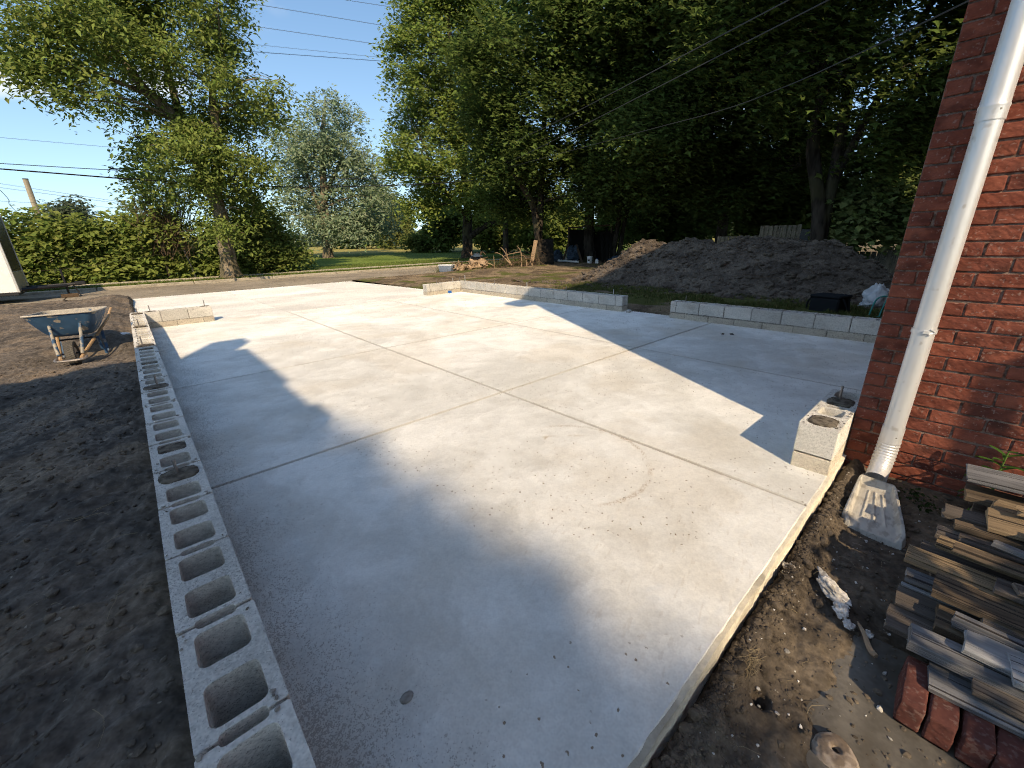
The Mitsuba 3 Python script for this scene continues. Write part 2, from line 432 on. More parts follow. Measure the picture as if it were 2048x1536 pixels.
def shape(mesh, mat, smooth=False, uv=None, color=None, tone=None, vary=0.0):
    """The ply dict of a mesh in one of the materials above; tone shifts an individual's lightness, vary mottles plain paint from point to point."""
    if mat in PAINT and color is None:
        mat, c = PAINT[mat]
        v, f, n = meshkit.arrays(mesh, False)
        c = np.tile(np.array(c, float), (len(v), 1))
        if vary:
            c = c * (1 + vary * 2 * (meshkit.fbm(v * 9, 3, 2)[:, None] - .5))
        return mikit.ply(mesh if not isinstance(smooth, int) or smooth in (True, False) else mesh, mat, smooth=bool(smooth), color=c)
    if mat in VAR and uv is None:
        mat, k = VAR[mat]
        v, f, n = meshkit.arrays(mesh, False)
        t = RNG.uniform(0, .98) if tone is None else tone
        return mikit.ply(mesh, mat, smooth=bool(smooth), uv=np.tile([k + t / 2, RNG.uniform(0, 1)], (len(v), 1)))
    kw = {}
    if uv is not None: kw["uv"] = uv
    if color is not None: kw["color"] = color
    return mikit.ply(mesh, mat, smooth=bool(smooth) if kw else smooth, **kw)


def cat_uv(ms, k):
    """The joined mesh and a uv per vertex that gives each piece a tone of its own within variant k."""
    uv = np.vstack([np.tile([k + RNG.uniform(0, .98) / 2, RNG.uniform(0, 1)], (len(m.vertices), 1)) for m in ms])
    return cat(ms), uv


# ------------------------------------------------------------------ the ground
def h_left(X, Y):
    d = -2.883 - X
    base = .10 * (1 - sst(.25, 1.1, d)) * (1 - .5 * sst(4, 7, Y)) + .02
    bank = .09 * np.exp(-((d - .32) / .28) ** 2) * (sst(6.6, 7.6, Y) * (1 - sst(10, 12, Y)))
    edge = .07 * sst(.0, .35, d) * sst(8, 10, Y) * (1 - sst(16.2, 16.55, Y))
    hole = -.10 * np.exp(-((d - .10) / .10) ** 2 - ((Y - 8.45) / .22) ** 2)
    tail = -.13 * sst(15.9, 16.6, Y)
    rough = .10 * nf(X, Y, .8, 3, 1) + .09 * nf(X, Y, 3.3, 4, 2) + .055 * nf(X, Y, 11, 3, 3) + .034 * np.abs(nf(X, Y, 26, 3, 4)) * 2
    fade = sst(.0, .05, d) * .8 + .2
    flat = np.exp(-(((X + 3.4) / .42) ** 2 + ((Y - 7.25) / .62) ** 2) ** 2)
    h = (base + bank + edge + hole + tail + rough * fade) * (1 - flat) + flat * (-.015 + .25 * rough)
    return np.minimum(h, .235 + 10 * sst(.02, .3, d))


xs = graded(-70, -2.884, -2.884, .013, 1.018, 4.0)
ys = graded(-8, 16.62, .9, .014, 1.012, .5)
setting("garden_soil", "bare dark raked soil left of the long block wall", sheet(xs, ys, h_left), "soil_dark", smooth=True)

setting("soil_bank", "crumbling soil bank beside the driveway apron", sheet(np.linspace(-2.90, -2.77, 12), graded(9.58, 16.62, 9.6, .03, 1.004, .06),
        lambda X, Y: h_left(np.full_like(X, -2.93), Y) * (1 - sst(-2.885, -2.79, X + .09 * nf(X, Y, 6, 3, 4))) + (-.07 - .02) * sst(-2.885, -2.79, X + .09 * nf(X, Y, 6, 3, 4)) + .05 * nf(X, Y, 16, 3, 6) * sst(-2.9, -2.88, X)), "soil_dark", smooth=True)


def h_front(X, Y):
    d = -Y
    lip = .045 * np.exp(-((d - .075) / .055) ** 2) * (.55 + 1.2 * (nf(X, Y, 5, 3, 5) + .5)) - .05 * np.exp(-(d / .03) ** 2)
    hx_, hy_ = X + 1.515, Y + .160
    hole = -.11 * np.exp(-(((hx_ * .64 - hy_ * .77) / .022) ** 2 + ((hx_ * .77 + hy_ * .64 + .015 * nf(X, Y, 40, 2, 3)) / .030) ** 2) ** 1.2)
    near = -.034 * sst(-.80, -1.15, X + .5 * (Y + .25) + .30 * nf(X, Y, 4, 3, 9) + .45 * nf(X, Y, 17, 3, 29)) * sst(-.20, -.42, Y + .30 * nf(X, Y, 5, 2, 19) + .22 * nf(X, Y, 19, 3, 31))
    wall = .035 * sst(.0, .36, X)
    tray = np.exp(-(((X + .02) / .30) ** 2 + ((Y + .225 - .12 * (X - .2)) / .155) ** 2) ** 3)
    rough = .05 * nf(X, Y, 3.5, 4, 6) + .035 * nf(X, Y, 15, 3, 7) + .022 * np.abs(nf(X, Y, 34, 3, 8)) * 2
    return (-.105 + wall + lip + hole + near) * (1 - tray) + tray * (-.128 + .03 * sst(-.1, .3, X)) + (1 - .8 * tray) * rough * (.35 + .65 * np.exp(-((d - .1) / .12) ** 2) + .2)


xs = graded(-4.5, .405, -.9, .009, 1.008, .05)
ys = graded(-7, .03, -.10, .008, 1.014, .3)
setting("trodden_soil", "trodden brown soil between the slab edge and the brick house", sheet(xs, ys, h_front), "soil_clod", smooth=True)
xs = graded(-3.6, -.96, -1.1, .03, 1.05, .2)
ys = graded(-5.0, -.20, -.3, .03, 1.05, .2)


def h_old(X, Y):
    return -.112 + .006 * nf(X, Y, 6, 3, 1) - .012 * sst(-1.06, -.98, X + .50 * (Y + .25)) - .03 * sst(-.34, -.22, Y)


setting("old_concrete_pad", "worn old concrete pad half buried in soil beside the paver bricks", sheet(xs, ys, h_old), "old_concrete", smooth=True)


def h_back(X, Y):
    base = .02 + .0 * X - .16 * sst(16.3, 16.75, Y) * (1 - sst(8.2, 9.5, X)) - .10 * sst(17.3, 17.8, Y)
    base = base - .05 * (1 - sst(4.27, 4.8, X)) * (1 - sst(9.4, 9.8, Y))
    base = base - .03 * (1 - sst(3.8, 4.3, X)) * sst(9.0, 9.8, Y)
    rough = .12 * nf(X, Y, .5, 3, 11) + .08 * nf(X, Y, 2.2, 4, 12) + .05 * nf(X, Y, 9, 3, 13) * sst(8, 9, Y + .2 * X)
    return base + rough * .8 * sst(0, .4, X - 3.8)


xs = graded(3.81, 90, 3.81, .05, 1.015, 2.0)
ys = graded(9.45, 17.6, 9.6, .05, 1.012, .25)
XS2 = graded(4.20, 90, 4.20, .05, 1.015, 2.0)
setting("back_yard_soil", "brown bare soil of the back yard behind the block walls", cat([TM(*(lambda q: (q[0], np.vstack([q[1][:, [0, 1, 2]], q[1][:, [0, 2, 3]]])))(sheet(xs, ys, h_back))),
        TM(*(lambda q: (q[0], np.vstack([q[1][:, [0, 1, 2]], q[1][:, [0, 2, 3]]])))(sheet(XS2, graded(-30, 9.45, 3, .06, 1.02, 2.0), h_back)))]), "yard_soil", smooth=True)

setting("ground", "low ground under the whole place", (np.array([[-1500, -1500, -.45], [1500, -1500, -.45], [1500, 1500, -.45], [-1500, 1500, -.45]], float), np.array([[0, 1, 2, 3]])), "grass_ground")
setting("lawn", "mown green lawn across the road, turning to tall yellow grass far off", sheet(graded(-600, 900, 8, .8, 1.06, 60), graded(22.32, 1200, 22.32, .25, 1.06, 60),
        lambda X, Y: -.04 + .10 * nf(X, Y, .35, 3, 3) * sst(22.4, 24, Y) + .35 * sst(30, 60, Y)), "grass_ground", smooth=True)
rd = thing("road", "worn brown grey residential road with a crack across it", "road"); labels[rd]["kind"] = "structure"
put(rd, "surface", cat([cbox(6.05, 5.25, .2, .01, (-1.4 + 6.08 * k, 19.75, -.23)) for k in range(-20, 24)]), "road_surface", kind="stuff")
put(rd, "kerb", cat([cbox(3.02, .16, .30, .02, (-60 + 3.04 * k, 22.30, -.17)) for k in range(60)]), "kerb_concrete", kind="stuff")
put(rd, "gutter_strip", cat([cbox(3.03, .34, .2, .01, (-60 + 3.04 * k, 16.92, -.215)) for k in range(60)]), "kerb_concrete", kind="stuff")
sw = thing("sidewalk", "narrow concrete footpath between the grass verge and the hedge", "sidewalk"); labels[sw]["kind"] = "structure"
put(sw, "flag", cat([cbox(1.51, 1.15, .16, .01, (-45 + 1.525 * k, 24.0, -.072)) for k in range(80)]), "kerb_concrete", kind="stuff")

# ------------------------------------------------------------------ garage slab and apron
sl = thing("garage_slab", "new pale concrete slab scored into large panels", "slab"); labels[sl]["kind"] = "structure"
jx, jy, g = [-2.90, -.397, 1.874, 4.272], [.0, 2.428, 4.859, 9.477], .013
for a in range(3):
    for b in range(3):
        x0, x1 = jx[a] + (g / 2 if a else 0), jx[a + 1] - (g / 2 if a < 2 else 0)
        y0, y1 = jy[b] + (g / 2 if b else 0), jy[b + 1] - g / 2
        put(sl, "panel", cbox(x1 - x0, y1 - y0, .10, .005, ((x0 + x1) / 2, (y0 + y1) / 2, -.05)), "slab_concrete")
put(sl, "base", box(7.10, 9.44, .14, (.686, 4.745, -.128)), "grout_damp")
ex = np.arange(-2.95, .42, .011)
ez = np.concatenate([[.0, -.0025, -.006], np.arange(-.011, -.24, -.009)])
EX, EZ = np.meshgrid(ex, ez)
q = np.stack([EX * 9, EZ * 22, EX * 0], -1)
ed = .006 + .014 * meshkit.fbm(q, 4, 5) + .008 * meshkit.noise(np.stack([EX * 1.5, EZ * 60, EX * 0], -1), 8)
ed = np.where(EZ > -.001, -.004, ed)
EY = -ed
EZ2 = EZ - .0045 * (meshkit.noise(np.stack([EX * 20, EX * 0, EX * 0], -1), 12)) * (EZ > -.008) - .0005
i = np.arange(len(ez) - 1)[:, None] * len(ex) + np.arange(len(ex) - 1)[None]
put(sl, "formed_edge", (np.stack([EX, EY, EZ2], -1).reshape(-1, 3), np.stack([i, i + len(ex), i + len(ex) + 1, i + 1], -1).reshape(-1, 4)), "slab_edge", smooth=True)
ap = thing("driveway_apron", "broad pale concrete driveway between the garage slab and the road", "driveway"); labels[ap]["kind"] = "structure"


def slab_piece(x0, x1, y0, y1, z0, z1, th=.16):
    v = [[x, y, z] for (y, zz) in ((y0, z0), (y1, z1)) for x in (x0, x1) for z in (zz, zz - th)]
    f = [[0, 2, 6], [0, 6, 4], [1, 5, 7], [1, 7, 3], [0, 1, 3], [0, 3, 2], [4, 6, 7], [4, 7, 5], [0, 4, 5], [0, 5, 1], [2, 3, 7], [2, 7, 6]]
    return TM(v, f)


for x0, x1 in ((-2.86, -.402), (-.394, 1.870), (1.878, 3.82)):
    put(ap, "panel", slab_piece(x0, x1, 9.483, 13.10, 0, -.035), "apron_concrete")
    put(ap, "panel", slab_piece(x0, x1, 13.106, 16.745, -.035, -.085), "apron_concrete")

# ------------------------------------------------------------------ concrete block walls
BW, BH, PITCH, ZT = .194, .181, .4064, .285


def rrect(x0, x1, y0, y1, r, n=3):
    return sg.box(x0 + r, y0 + r, x1 - r, y1 - r).buffer(r, quad_segs=n)


def block_poly(L, a=True, b=True):
    p = sg.box(0, 0, L, BW).buffer(-.004).buffer(.004, quad_segs=1)
    if L > .3:
        for c in (.031, L - .031 - .138):
            p = p.difference(rrect(c, c + .138, .034, BW - .034, .022))
    elif L > .15:
        p = p.difference(rrect(L / 2 - .05, L / 2 + .05, .036, BW - .036, .02))
    if a: p = p.difference(rrect(-.03, .0135, .045, BW - .045, .013, 2))
    if b: p = p.difference(rrect(L - .0135, L + .03, .045, BW - .045, .013, 2))
    return p


BLOCKS = {}


def block_mesh(L, a=True, b=True):
    k = (round(L, 3), a, b)
    if k not in BLOCKS:
        BLOCKS[k] = extr(block_poly(L, a, b), BH)
    return BLOCKS[k]


def place_along(m, axis, s, off, z, jit=.0015):
    """A mesh laid out along +x moved so that it runs along x or y; off is the low coordinate across it."""
    v = np.asarray(m.vertices).copy()
    j = RNG.uniform(-jit, jit, 3)
    r = RNG.uniform(-.004, .004)
    v[:, 1] += v[:, 0] * r
    if axis == "y":
        v = np.stack([v[:, 1] + off, v[:, 0] + s, v[:, 2] + z], 1); f = m.faces[:, ::-1]
    else:
        v = np.stack([v[:, 0] + s, v[:, 1] + off, v[:, 2] + z], 1); f = m.faces
    return TM(v + j, f)


def run(w, axis, off, cuts, first=True, last=True, low=None, z0=.0):
    """Top course of blocks between the cuts, half blocks below them, mortar between."""
    mort = []
    for i in range(len(cuts) - 1):
        a, b = cuts[i], cuts[i + 1]
        L = b - a - .0115
        put(w, "block", place_along(block_mesh(L, first or i > 0, last or i < len(cuts) - 2), axis, a + .0057, off, ZT - BH), "block")
    for c in cuts[1:-1]:
        for o in (.007, BW - .035):
            mort.append(place_along(box(.0125, .028, BH - .006, (0, .0140, BH / 2 - .002)), axis, c, off + o, ZT - BH, .0005))
    lo = low or [cuts[0]] + [c + PITCH / 2 for c in cuts[:-1] if cuts[0] < c + PITCH / 2 < cuts[-1] - .1] + [cuts[-1]]
    for i in range(len(lo) - 1):
        a, b = lo[i], lo[i + 1]
        if b - a < .3:
            hb = cbox(b - a - .010, BW - .002, .096, .004, ((b - a) / 2, BW / 2, .048))
        else:
            hb = extr(block_poly(b - a - .010), .096); hb.vertices[:, 0] += .005
        put(w, "half_block", place_along(hb, axis, a, off, z0 - .002, .002), "half_block")
    for o in (.0055, BW - .0335):
        mort.append(place_along(box(cuts[-1] - cuts[0] - .02, .028, .016, ((cuts[-1] - cuts[0]) / 2, .014, .008)), axis, cuts[0], off + o, .0915, 0))
    for c in lo[1:-1]:
        for o in (.005, BW - .037):
            mort.append(place_along(box(.012, .032, .09, (0, .016, .046)), axis, c, off + o, .0, .0005))
    return mort


def grout_mesh(seed, lx=.150, ly=.128):
    m = trimesh.creation.icosphere(subdivisions=3, radius=1.0)
    v = np.asarray(m.vertices)
    k = 1 + .22 * (meshkit.fbm(v * 2.2 + seed * 3.7, 3, seed) - .5)
    e = np.sign(v) * np.abs(v) ** .65
    w = e * np.array([lx / 2 * 1.08, ly / 2 * 1.08, .5]) * k[:, None]
    w[:, 2] = np.where(v[:, 2] > 0, .006 + .013 * v[:, 2] * k + .010 * (meshkit.fbm(v * 7 + seed, 3, seed) - .5), -.03)
    return TM(w, m.faces)


def bar(x, y, z0, z1, seed):
    r = np.random.default_rng(seed)
    zs = np.linspace(z0, z1, 10)
    return tube(np.stack([x + r.uniform(-.02, .02) * (zs - z0), y + r.uniform(-.05, .05) * (zs - z0), zs], 1), np.where(np.arange(10) % 2, .0075, .0062), 8)


wl = thing("block_wall", "long low concrete block wall with open cells running along the left edge of the slab", "block wall")
cuts = [.585 + PITCH * k for k in range(-2, 22)]
mort = run(wl, "y", -2.881, cuts, last=False)
mort += run(wl, "x", 9.376, [-2.881, -2.476, -2.078, -1.700], last=False)
put(wl, "mortar", cat(mort), "mortar_grey")
put(wl, "block", place_along(block_mesh(.24, True, False), "y", cuts[-1] + .004, -2.881, ZT - BH), "block")
GR = [(2.103, 1), (2.506, 0), (3.968, 1), (4.875, 0), (5.727, 0), (5.950, 1), (7.559, 1), (9.25, 1)]


def snap(y):
    k = math.floor((y - .585) / PITCH)
    return min((.585 + PITCH * (kk) + o for kk in (k - 1, k, k + 1) for o in (.0047 + .031 + .069, .0047 + .397 - .031 - .069)), key=lambda t: abs(t - y))


for i, (y, rb) in enumerate(GR):
    y = snap(y) if y < 9.1 else y
    put(wl, "grout", xf(grout_mesh(i), (-2.784, y, ZT - .006 if rb else ZT - .02)), "grout_damp", smooth=True, label="damp grout filling one cell of the long block wall" if i == 0 else None)
    if rb: put(wl, "reinforcing_bar", bar(-2.79 + .02 * math.sin(i), y, .1, ZT + (.085, .09, .10, .11, .12, .11, .12, .10)[i], i), "rebar_steel", smooth=40)
for i, x in enumerate((-2.60, -1.80)):
    put(wl, "grout", xf(grout_mesh(i + 11), (x, 9.473, ZT - .012)), "grout_damp", smooth=True)
    put(wl, "reinforcing_bar", bar(x, 9.473, .1, ZT + .11, 20 + i), "rebar_steel", smooth=40)
# stray mortar crumbs on the wall's top
put(wl, "mortar_crumbs", clods(150, lambda r: np.array([-2.784 + r.choice([-1, 1]) * r.uniform(.065, .093), .585 + PITCH * r.integers(-1, 21) + r.normal(0, .035), ZT + .001]), lambda r: r.uniform(.003, .009), .5, 3), "mortar_grey", kind="stuff")

wr = thing("block_wall", "far L-shaped concrete block wall that turns at the garage opening, left of the gap", "block wall")
cy = [9.376 - .33 - .398 * k for k in range(0, 13)]
cuts = [c for c in cy if c > 4.2]
cuts = [4.112] + sorted(cuts) + [9.376]
mort = run(wr, "y", 4.075, cuts)
mort += run(wr, "x", 9.376, [2.990, 3.095, 3.474, 3.862, 4.269], first=False)
put(wr, "mortar", cat(mort), "mortar_grey")
for i, (x, y) in enumerate([(3.367, 9.47), (3.90, 9.47), (4.10, 9.43), (4.17, 9.28), (4.17, 8.0), (4.17, 6.80), (4.17, 5.6), (4.17, 4.39)]):
    put(wr, "anchor_bolt", bar(x, y, .2, ZT + (.10, .10, .11, .17, .09, .11, .10, .11)[i], 40 + i), "aluminium" if i % 2 else "rebar_steel", smooth=40)
ws = thing("block_wall", "straight concrete block wall right of the gap, ending behind the brick house", "block wall")
cuts = sorted([3.155, 3.052] + [3.052 - .3985 * k for k in range(1, 10)])
mort = run(ws, "y", 4.075, cuts, low=sorted([3.155] + [3.155 - .27 - .3985 * k for k in range(0, 8)] + [cuts[0]]))
put(ws, "mortar", cat(mort), "mortar_grey")
put(ws, "anchor_bolt", bar(4.17, 2.94, .2, ZT + .10, 60), "rebar_steel", smooth=40)
put(ws, "mortar_crumbs", clods(70, lambda r: np.array([4.17 + r.uniform(-.09, .09), r.uniform(.3, 2.5), ZT]), lambda r: r.uniform(.005, .014), .5, 6), "mortar_grey", kind="stuff")
wp = thing("block_wall", "stub of concrete block wall at the near slab corner against the house", "block wall")
mort = run(wp, "x", .0015, [.002, .408, .815], first=False, last=False, low=[.002, .205, .61, .815])
put(wp, "mortar", cat(mort), "mortar_grey")
for i, (x, rb) in enumerate(((.075 + .03, 0), (.408 + .105 + .03, 1))):
    put(wp, "grout", xf(grout_mesh(31 + i, .16, .132), (x, .098, ZT - .006)), "grout_damp", smooth=True, label=("damp grout filling the front cell, lit by the sun", "dark grout around the bar in the shaded cell")[i])
    if rb: put(wp, "reinforcing_bar", bar(x + .035, .112, .1, ZT + .10, 71), "rebar_steel", smooth=40)
put(wp, "mortar_crumbs", clods(40, lambda r: np.array([r.uniform(.0, .40), r.choice([.018, .176]) + r.uniform(-.013, .013), ZT]), lambda r: r.uniform(.004, .010), .5, 7), "mortar_grey", kind="stuff")

# ------------------------------------------------------------------ the brick house on the right
hs = thing("brick_house", "red brick house wall with recessed mortar joints filling the right edge", "house")
HX, HY0, HY1, HXE, EZ0, RZ = .40, 0.0, -12.4, 9.0, 4.80, 10.75
RY = -6.2
CORE = .008
core = sg.Polygon([(HY0 - .003, -.4), (HY1 + CORE, -.4), (HY1 + CORE, EZ0), (RY, RZ - .05), (HY0 - .003, EZ0)])
m = extr(core, HXE - HX - CORE)
v = np.asarray(m.vertices)
m = TM(np.stack([v[:, 2] + HX + CORE, v[:, 0], v[:, 1]], 1), m.faces)
put(hs, "wall", m, "brick_mortar")
CP, BL, BHT = .0735, .2045, .0642


def brick_mesh(L, r):
    b = .0035
    m = cbox(.09, L, BHT + r.uniform(-.002, .002), b, (0.045, 0, 0), 0, r.uniform(-.004, .004), 0)
    v = np.asarray(m.vertices).copy()
    v += r.uniform(-.0016, .0016, v.shape)
    return TM(v, m.faces)


r = np.random.default_rng(5)
far = []
cand = []
for k in range(-11, 110):
    zc = .4385 + CP * k
    if zc < -.36 or zc > RZ - .1: continue
    j0 = -.2055 if k % 2 == 0 else -.0985
    lim0, lim1 = HY0, HY1
    if zc > EZ0 - .05:
        t = (zc - EZ0 + .08) / (RZ - EZ0); lim0 = HY0 + (RY - HY0) * t; lim1 = HY1 + (RY - HY1) * t
    ends = [HY0 - .001] + [j0 - .2135 * i for i in range(60)]
    for a, b in zip(ends[:-1], ends[1:]):
        if a > lim0 + .01 or b < lim1 - .01: continue
        L = a - b - .0092
        cand.append(((zc - .9) ** 2 * .16 + (abs((a + b) / 2) + .0) ** 2, zc, (a + b) / 2 - (0.0 if a < -.01 else -.0005), L))
cand.sort()
for i, (_, zc, yc, L) in enumerate(cand):
    bm = brick_mesh(L, r) if i < 290 else box(.09, L, BHT, (.045, 0, 0))
    bm = xf(bm, (HX + r.uniform(-.0025, .0015), yc + r.uniform(-.0015, .0015), zc + r.uniform(-.0012, .0012)))
    if i < 290:
        put(hs, "brick", bm, "brick")
    else:
        far.append(bm)
mm, uu = cat_uv(far, 0)
put(hs, "brick_courses", mm, "brick", kind="stuff", uv=uu)
# bricks of the rear wall, seen edge-on at the corner
rear = []
for k in range(-11, 60):
    zc = .4385 + CP * k
    if zc < -.36 or zc > EZ0 - .05: continue
    x = HX + .093 + (.107 if k % 2 == 0 else 0)
    while x < 6:
        rear.append(xf(box(BL, .09, BHT, (BL / 2, -.045, 0)), (x, HY0 + r.uniform(-.002, .001), zc)))
        x += .2135
mm, uu = cat_uv(rear, 0)
put(hs, "brick_courses", mm, "brick", kind="stuff", uv=uu)
OH = .42
rf = []
for s in (1, -1):
    e0 = np.array([0, RY + s * (6.2 + OH), EZ0 - .04]); rr = np.array([0, RY, RZ + .02 + .0])
    sl_ = np.linalg.norm(e0 - rr)
    ang = math.atan2(rr[2] - e0[2], abs(rr[1] - e0[1]))
    rf.append(box(HXE - HX + 2 * OH, sl_, .16, ((HX + HXE) / 2, (e0[1] + rr[1]) / 2, (e0[2] + rr[2]) / 2 + .12), 0, -s * ang, 0))
put(hs, "roof", cat(rf), "shingle")
put(hs, "gutter", box(HXE - HX + 2 * OH, .13, .15, ((HX + HXE) / 2, HY0 + OH + .0, EZ0 + .02)), "white_trim")
put(hs, "soffit", box(HXE - HX + 2 * OH - .02, OH - .06, .03, ((HX + HXE) / 2, HY0 + OH / 2 + .0, EZ0 - .06)), "white_trim")

# the downspout against it
ds = thing("downspout", "silvery white round downspout with a ribbed elbow on the brick wall", "downspout")
SX, SY, SR = .328, -.194, .0475


def rings(zs, rs, cx=SX, cy=SY):
    return tube([[cx, cy, z] for z in zs], rs, 28, cap=False)


put(ds, "lower_pipe", rings([.235, .24, 1.86, 1.865], [SR - .002, SR - .001, SR - .001, SR - .001]), "spout_metal", smooth=40)
put(ds, "upper_pipe", rings([1.80, 1.803, 1.845, 1.855, 1.862, 1.868, 1.90, 4.55], [SR + .0015, SR + .0024, SR + .0026, SR + .0045, SR + .0045, SR + .0022, SR + .0012, SR + .001]), "spout_metal", smooth=40)
path = [[SX, SY, .28], [SX, SY, .20]]
NR = 10
cx0, R0 = SX - .21, .21
for i in range(NR * 4 + 1):
    t = i / (NR * 4) * math.radians(57)
    path.append([cx0 + R0 * math.cos(t), SY + .004 * i / (NR * 4), .185 - R0 * math.sin(t)])
d = np.array([-math.sin(math.radians(57)), 0, -math.cos(math.radians(57))])
path += [list(np.array(path[-1]) + d * .004), list(np.array(path[-1]) + d * .035)]
rad = [SR + .0025, SR + .002] + [SR + .001 + .0042 * (0.5 + .5 * math.cos(2 * math.pi * i / 4)) * (1 if i < NR * 3 else .35) for i in range(NR * 4 + 1)] + [SR + .001, SR + .002]
put(ds, "elbow", tube(path, rad, 28, cap=False), "spout_metal", smooth=60, label="crimped ribbed elbow kicking out over the splash block")
put(ds, "seam", tube([[p[0] - SR * .72 - .004, p[1] - SR * .66, p[2] - .01] for p in path[2:-1]], .0016, 5), "seam")
st = [[SX + (SR + .004) * math.cos(a), SY + (SR + .004) * math.sin(a), .838] for a in np.linspace(0, 2 * math.pi, 33)]
sv = np.array([[x, y, z + dz] for dz in (-.011, .011) for x, y, z in st])
sf = np.array([[i, i + 1, i + 34, i + 33] for i in range(32)])
strap = thing_strap = put(ds, "strap", (sv, sf), "spout_metal", smooth=60, label="pipe strap with a raised diamond shaped clasp")
cl = [xf(cbox(.007, .034, .007, .0015), (SX - .040, SY - .036 + .0, .838 + s * .008), math.radians(42), s * math.radians(28), 0) for s in (1, -1)]
cl += [xf(cbox(.005, .026, .018, .0015), (SX - .054, SY - .012, .838), math.radians(18))]
put(ds, "strap_clasp", cat(cl), "spout_metal")
for z in (1.84, .845, .225):
    put(ds, "screw", xf(trimesh.creation.cylinder(.0042, .006, sections=8), (SX - SR * .86, SY - SR * .52, z), math.radians(31), 0, math.pi / 2), "seam")


# ------------------------------------------------------------------ trees, hedges, grass
OVAL = (np.array([[0, 0, 0], [.5, .31, .07], [1, 0, -.06], [.5, -.31, .07]]), np.array([[0, 2, 1], [0, 3, 2]]))
LONG = (np.array([[0, 0, 0], [.45, .22, .05], [1, 0, -.10], [.45, -.22, .05]]), np.array([[0, 2, 1], [0, 3, 2]]))
MAPLE4 = (np.array([[0, 0, 0], [.22, .50, .04], [.48, .20, .03], [1, 0, -.10], [.48, -.20, .03], [.22, -.50, .04]]), np.array([[0, 2, 1], [0, 3, 2], [0, 4, 3], [0, 5, 4]]))
_mp = [(0, 0), (.06, .30), (.30, .28), (.36, .52), (.60, .30), (1.0, 0), (.60, -.30), (.36, -.52), (.30, -.28), (.06, -.30)]
MAPLE = (np.array([[x, y, .10 * abs(y) - .10 * x * x] for x, y in _mp]), np.array([[0, 1 + i, 2 + i] for i in range(8)][:0] + [[0, 2, 1], [0, 3, 2], [0, 4, 3], [0, 5, 4], [0, 6, 5], [0, 7, 6], [0, 8, 7], [0, 9, 8]]))


def leaf_mesh(pos, size, col, tpl, r, droop=.3, up=.55):
    """One mesh of leaves at pos; returns (mesh, colours)."""
    N = len(pos)
    n = r.normal(size=(N, 3)); n /= np.linalg.norm(n, axis=1, keepdims=True)
    n[:, 2] = np.abs(n[:, 2]) + up
    n += np.array(SUN) * .75                                   # leaves turn towards the light
    n /= np.linalg.norm(n, axis=1, keepdims=True)
    d = r.normal(size=(N, 3)); d[:, 2] -= droop * 1.5
    d -= n * (d * n).sum(1, keepdims=True); d /= np.linalg.norm(d, axis=1, keepdims=True) + 1e-9
    b = np.cross(n, d)
    tv, tf = tpl
    s = (size * r.uniform(.45, 1.4, N))[:, None, None]
    v = pos[:, None, :] + s * (tv[None, :, :1] * d[:, None] + tv[None, :, 1:2] * b[:, None] + tv[None, :, 2:] * n[:, None])
    f = tf[None] + (np.arange(N) * len(tv))[:, None, None]
    c = np.repeat(col, len(tv), axis=0)
    return TM(v.reshape(-1, 3), f.reshape(-1, 3)), c


def crown_points(cl, r, per, twig=(.30, .16), gap=.38, nf_=1.1, tw=13):
    """Leaf positions, gathered in sprays, inside the clumps (x, y, z, horizontal radius, vertical radius)."""
    P, G = [], []
    for (x, y, z, rx, rz) in cl:
        k = max(3, int(per * (rx * rx + 1.4 * rx * rz) / tw))
        u = r.normal(size=(k, 3)); u /= np.linalg.norm(u, axis=1, keepdims=True)
        u *= r.uniform(0, 1, (k, 1)) ** .42
        q = u * [rx, rx, rz] + [x, y, z]
        q = q[meshkit.fbm(q * nf_, 3, 4) > gap]
        if not len(q): continue
        out = (q - [x, y, z]) / [rx, rx, rz] + r.normal(size=q.shape) * .7            # sprays: leaves along drooping twigs that point outward
        out[:, 2] = out[:, 2] * .35 - .35
        out /= np.linalg.norm(out, axis=1, keepdims=True) + 1e-9
        u = np.tile(np.linspace(-.5, 1.1, tw), len(q))[:, None]
        D = np.repeat(out, tw, axis=0)
        t = np.repeat(q, tw, axis=0) + D * u * 2.1 * twig[0] - np.array([0, 0, 1]) * np.clip(u, 0, 2) ** 2 * twig[1] * 1.1 + r.normal(size=(len(q) * tw, 3)) * [twig[0] * .36, twig[0] * .36, twig[1] * .40]
        P.append(t); G.append(np.repeat(r.uniform(0, 1, len(q)), tw))
    return np.vstack(P), np.concatenate(G)


def leaf_cols(base, tip, G, r):
    t = np.clip(.55 * G + .45 * r.uniform(0, 1, len(G)), 0, 1)[:, None]
    c = np.array(base) * (1 - t) + np.array(tip) * t
    return np.clip(c * r.uniform(.78, 1.2, (len(G), 1)) * r.uniform(.93, 1.07, (len(G), 3)), .004, .6)


def limb(a, b, r0, r1, r, sag=.12, n=5):
    a, b = np.array(a, float), np.array(b, float)
    L = np.linalg.norm(b - a)
    t = np.linspace(0, 1, n)[:, None]
    p = a + (b - a) * t + np.sin(np.pi * t) * r.normal(size=3) * L * sag * .5 + np.array([0, 0, 1]) * np.sin(np.pi * t) * L * sag * .4
    return tube(p, np.linspace(r0, r1, n), 6, cap=False)


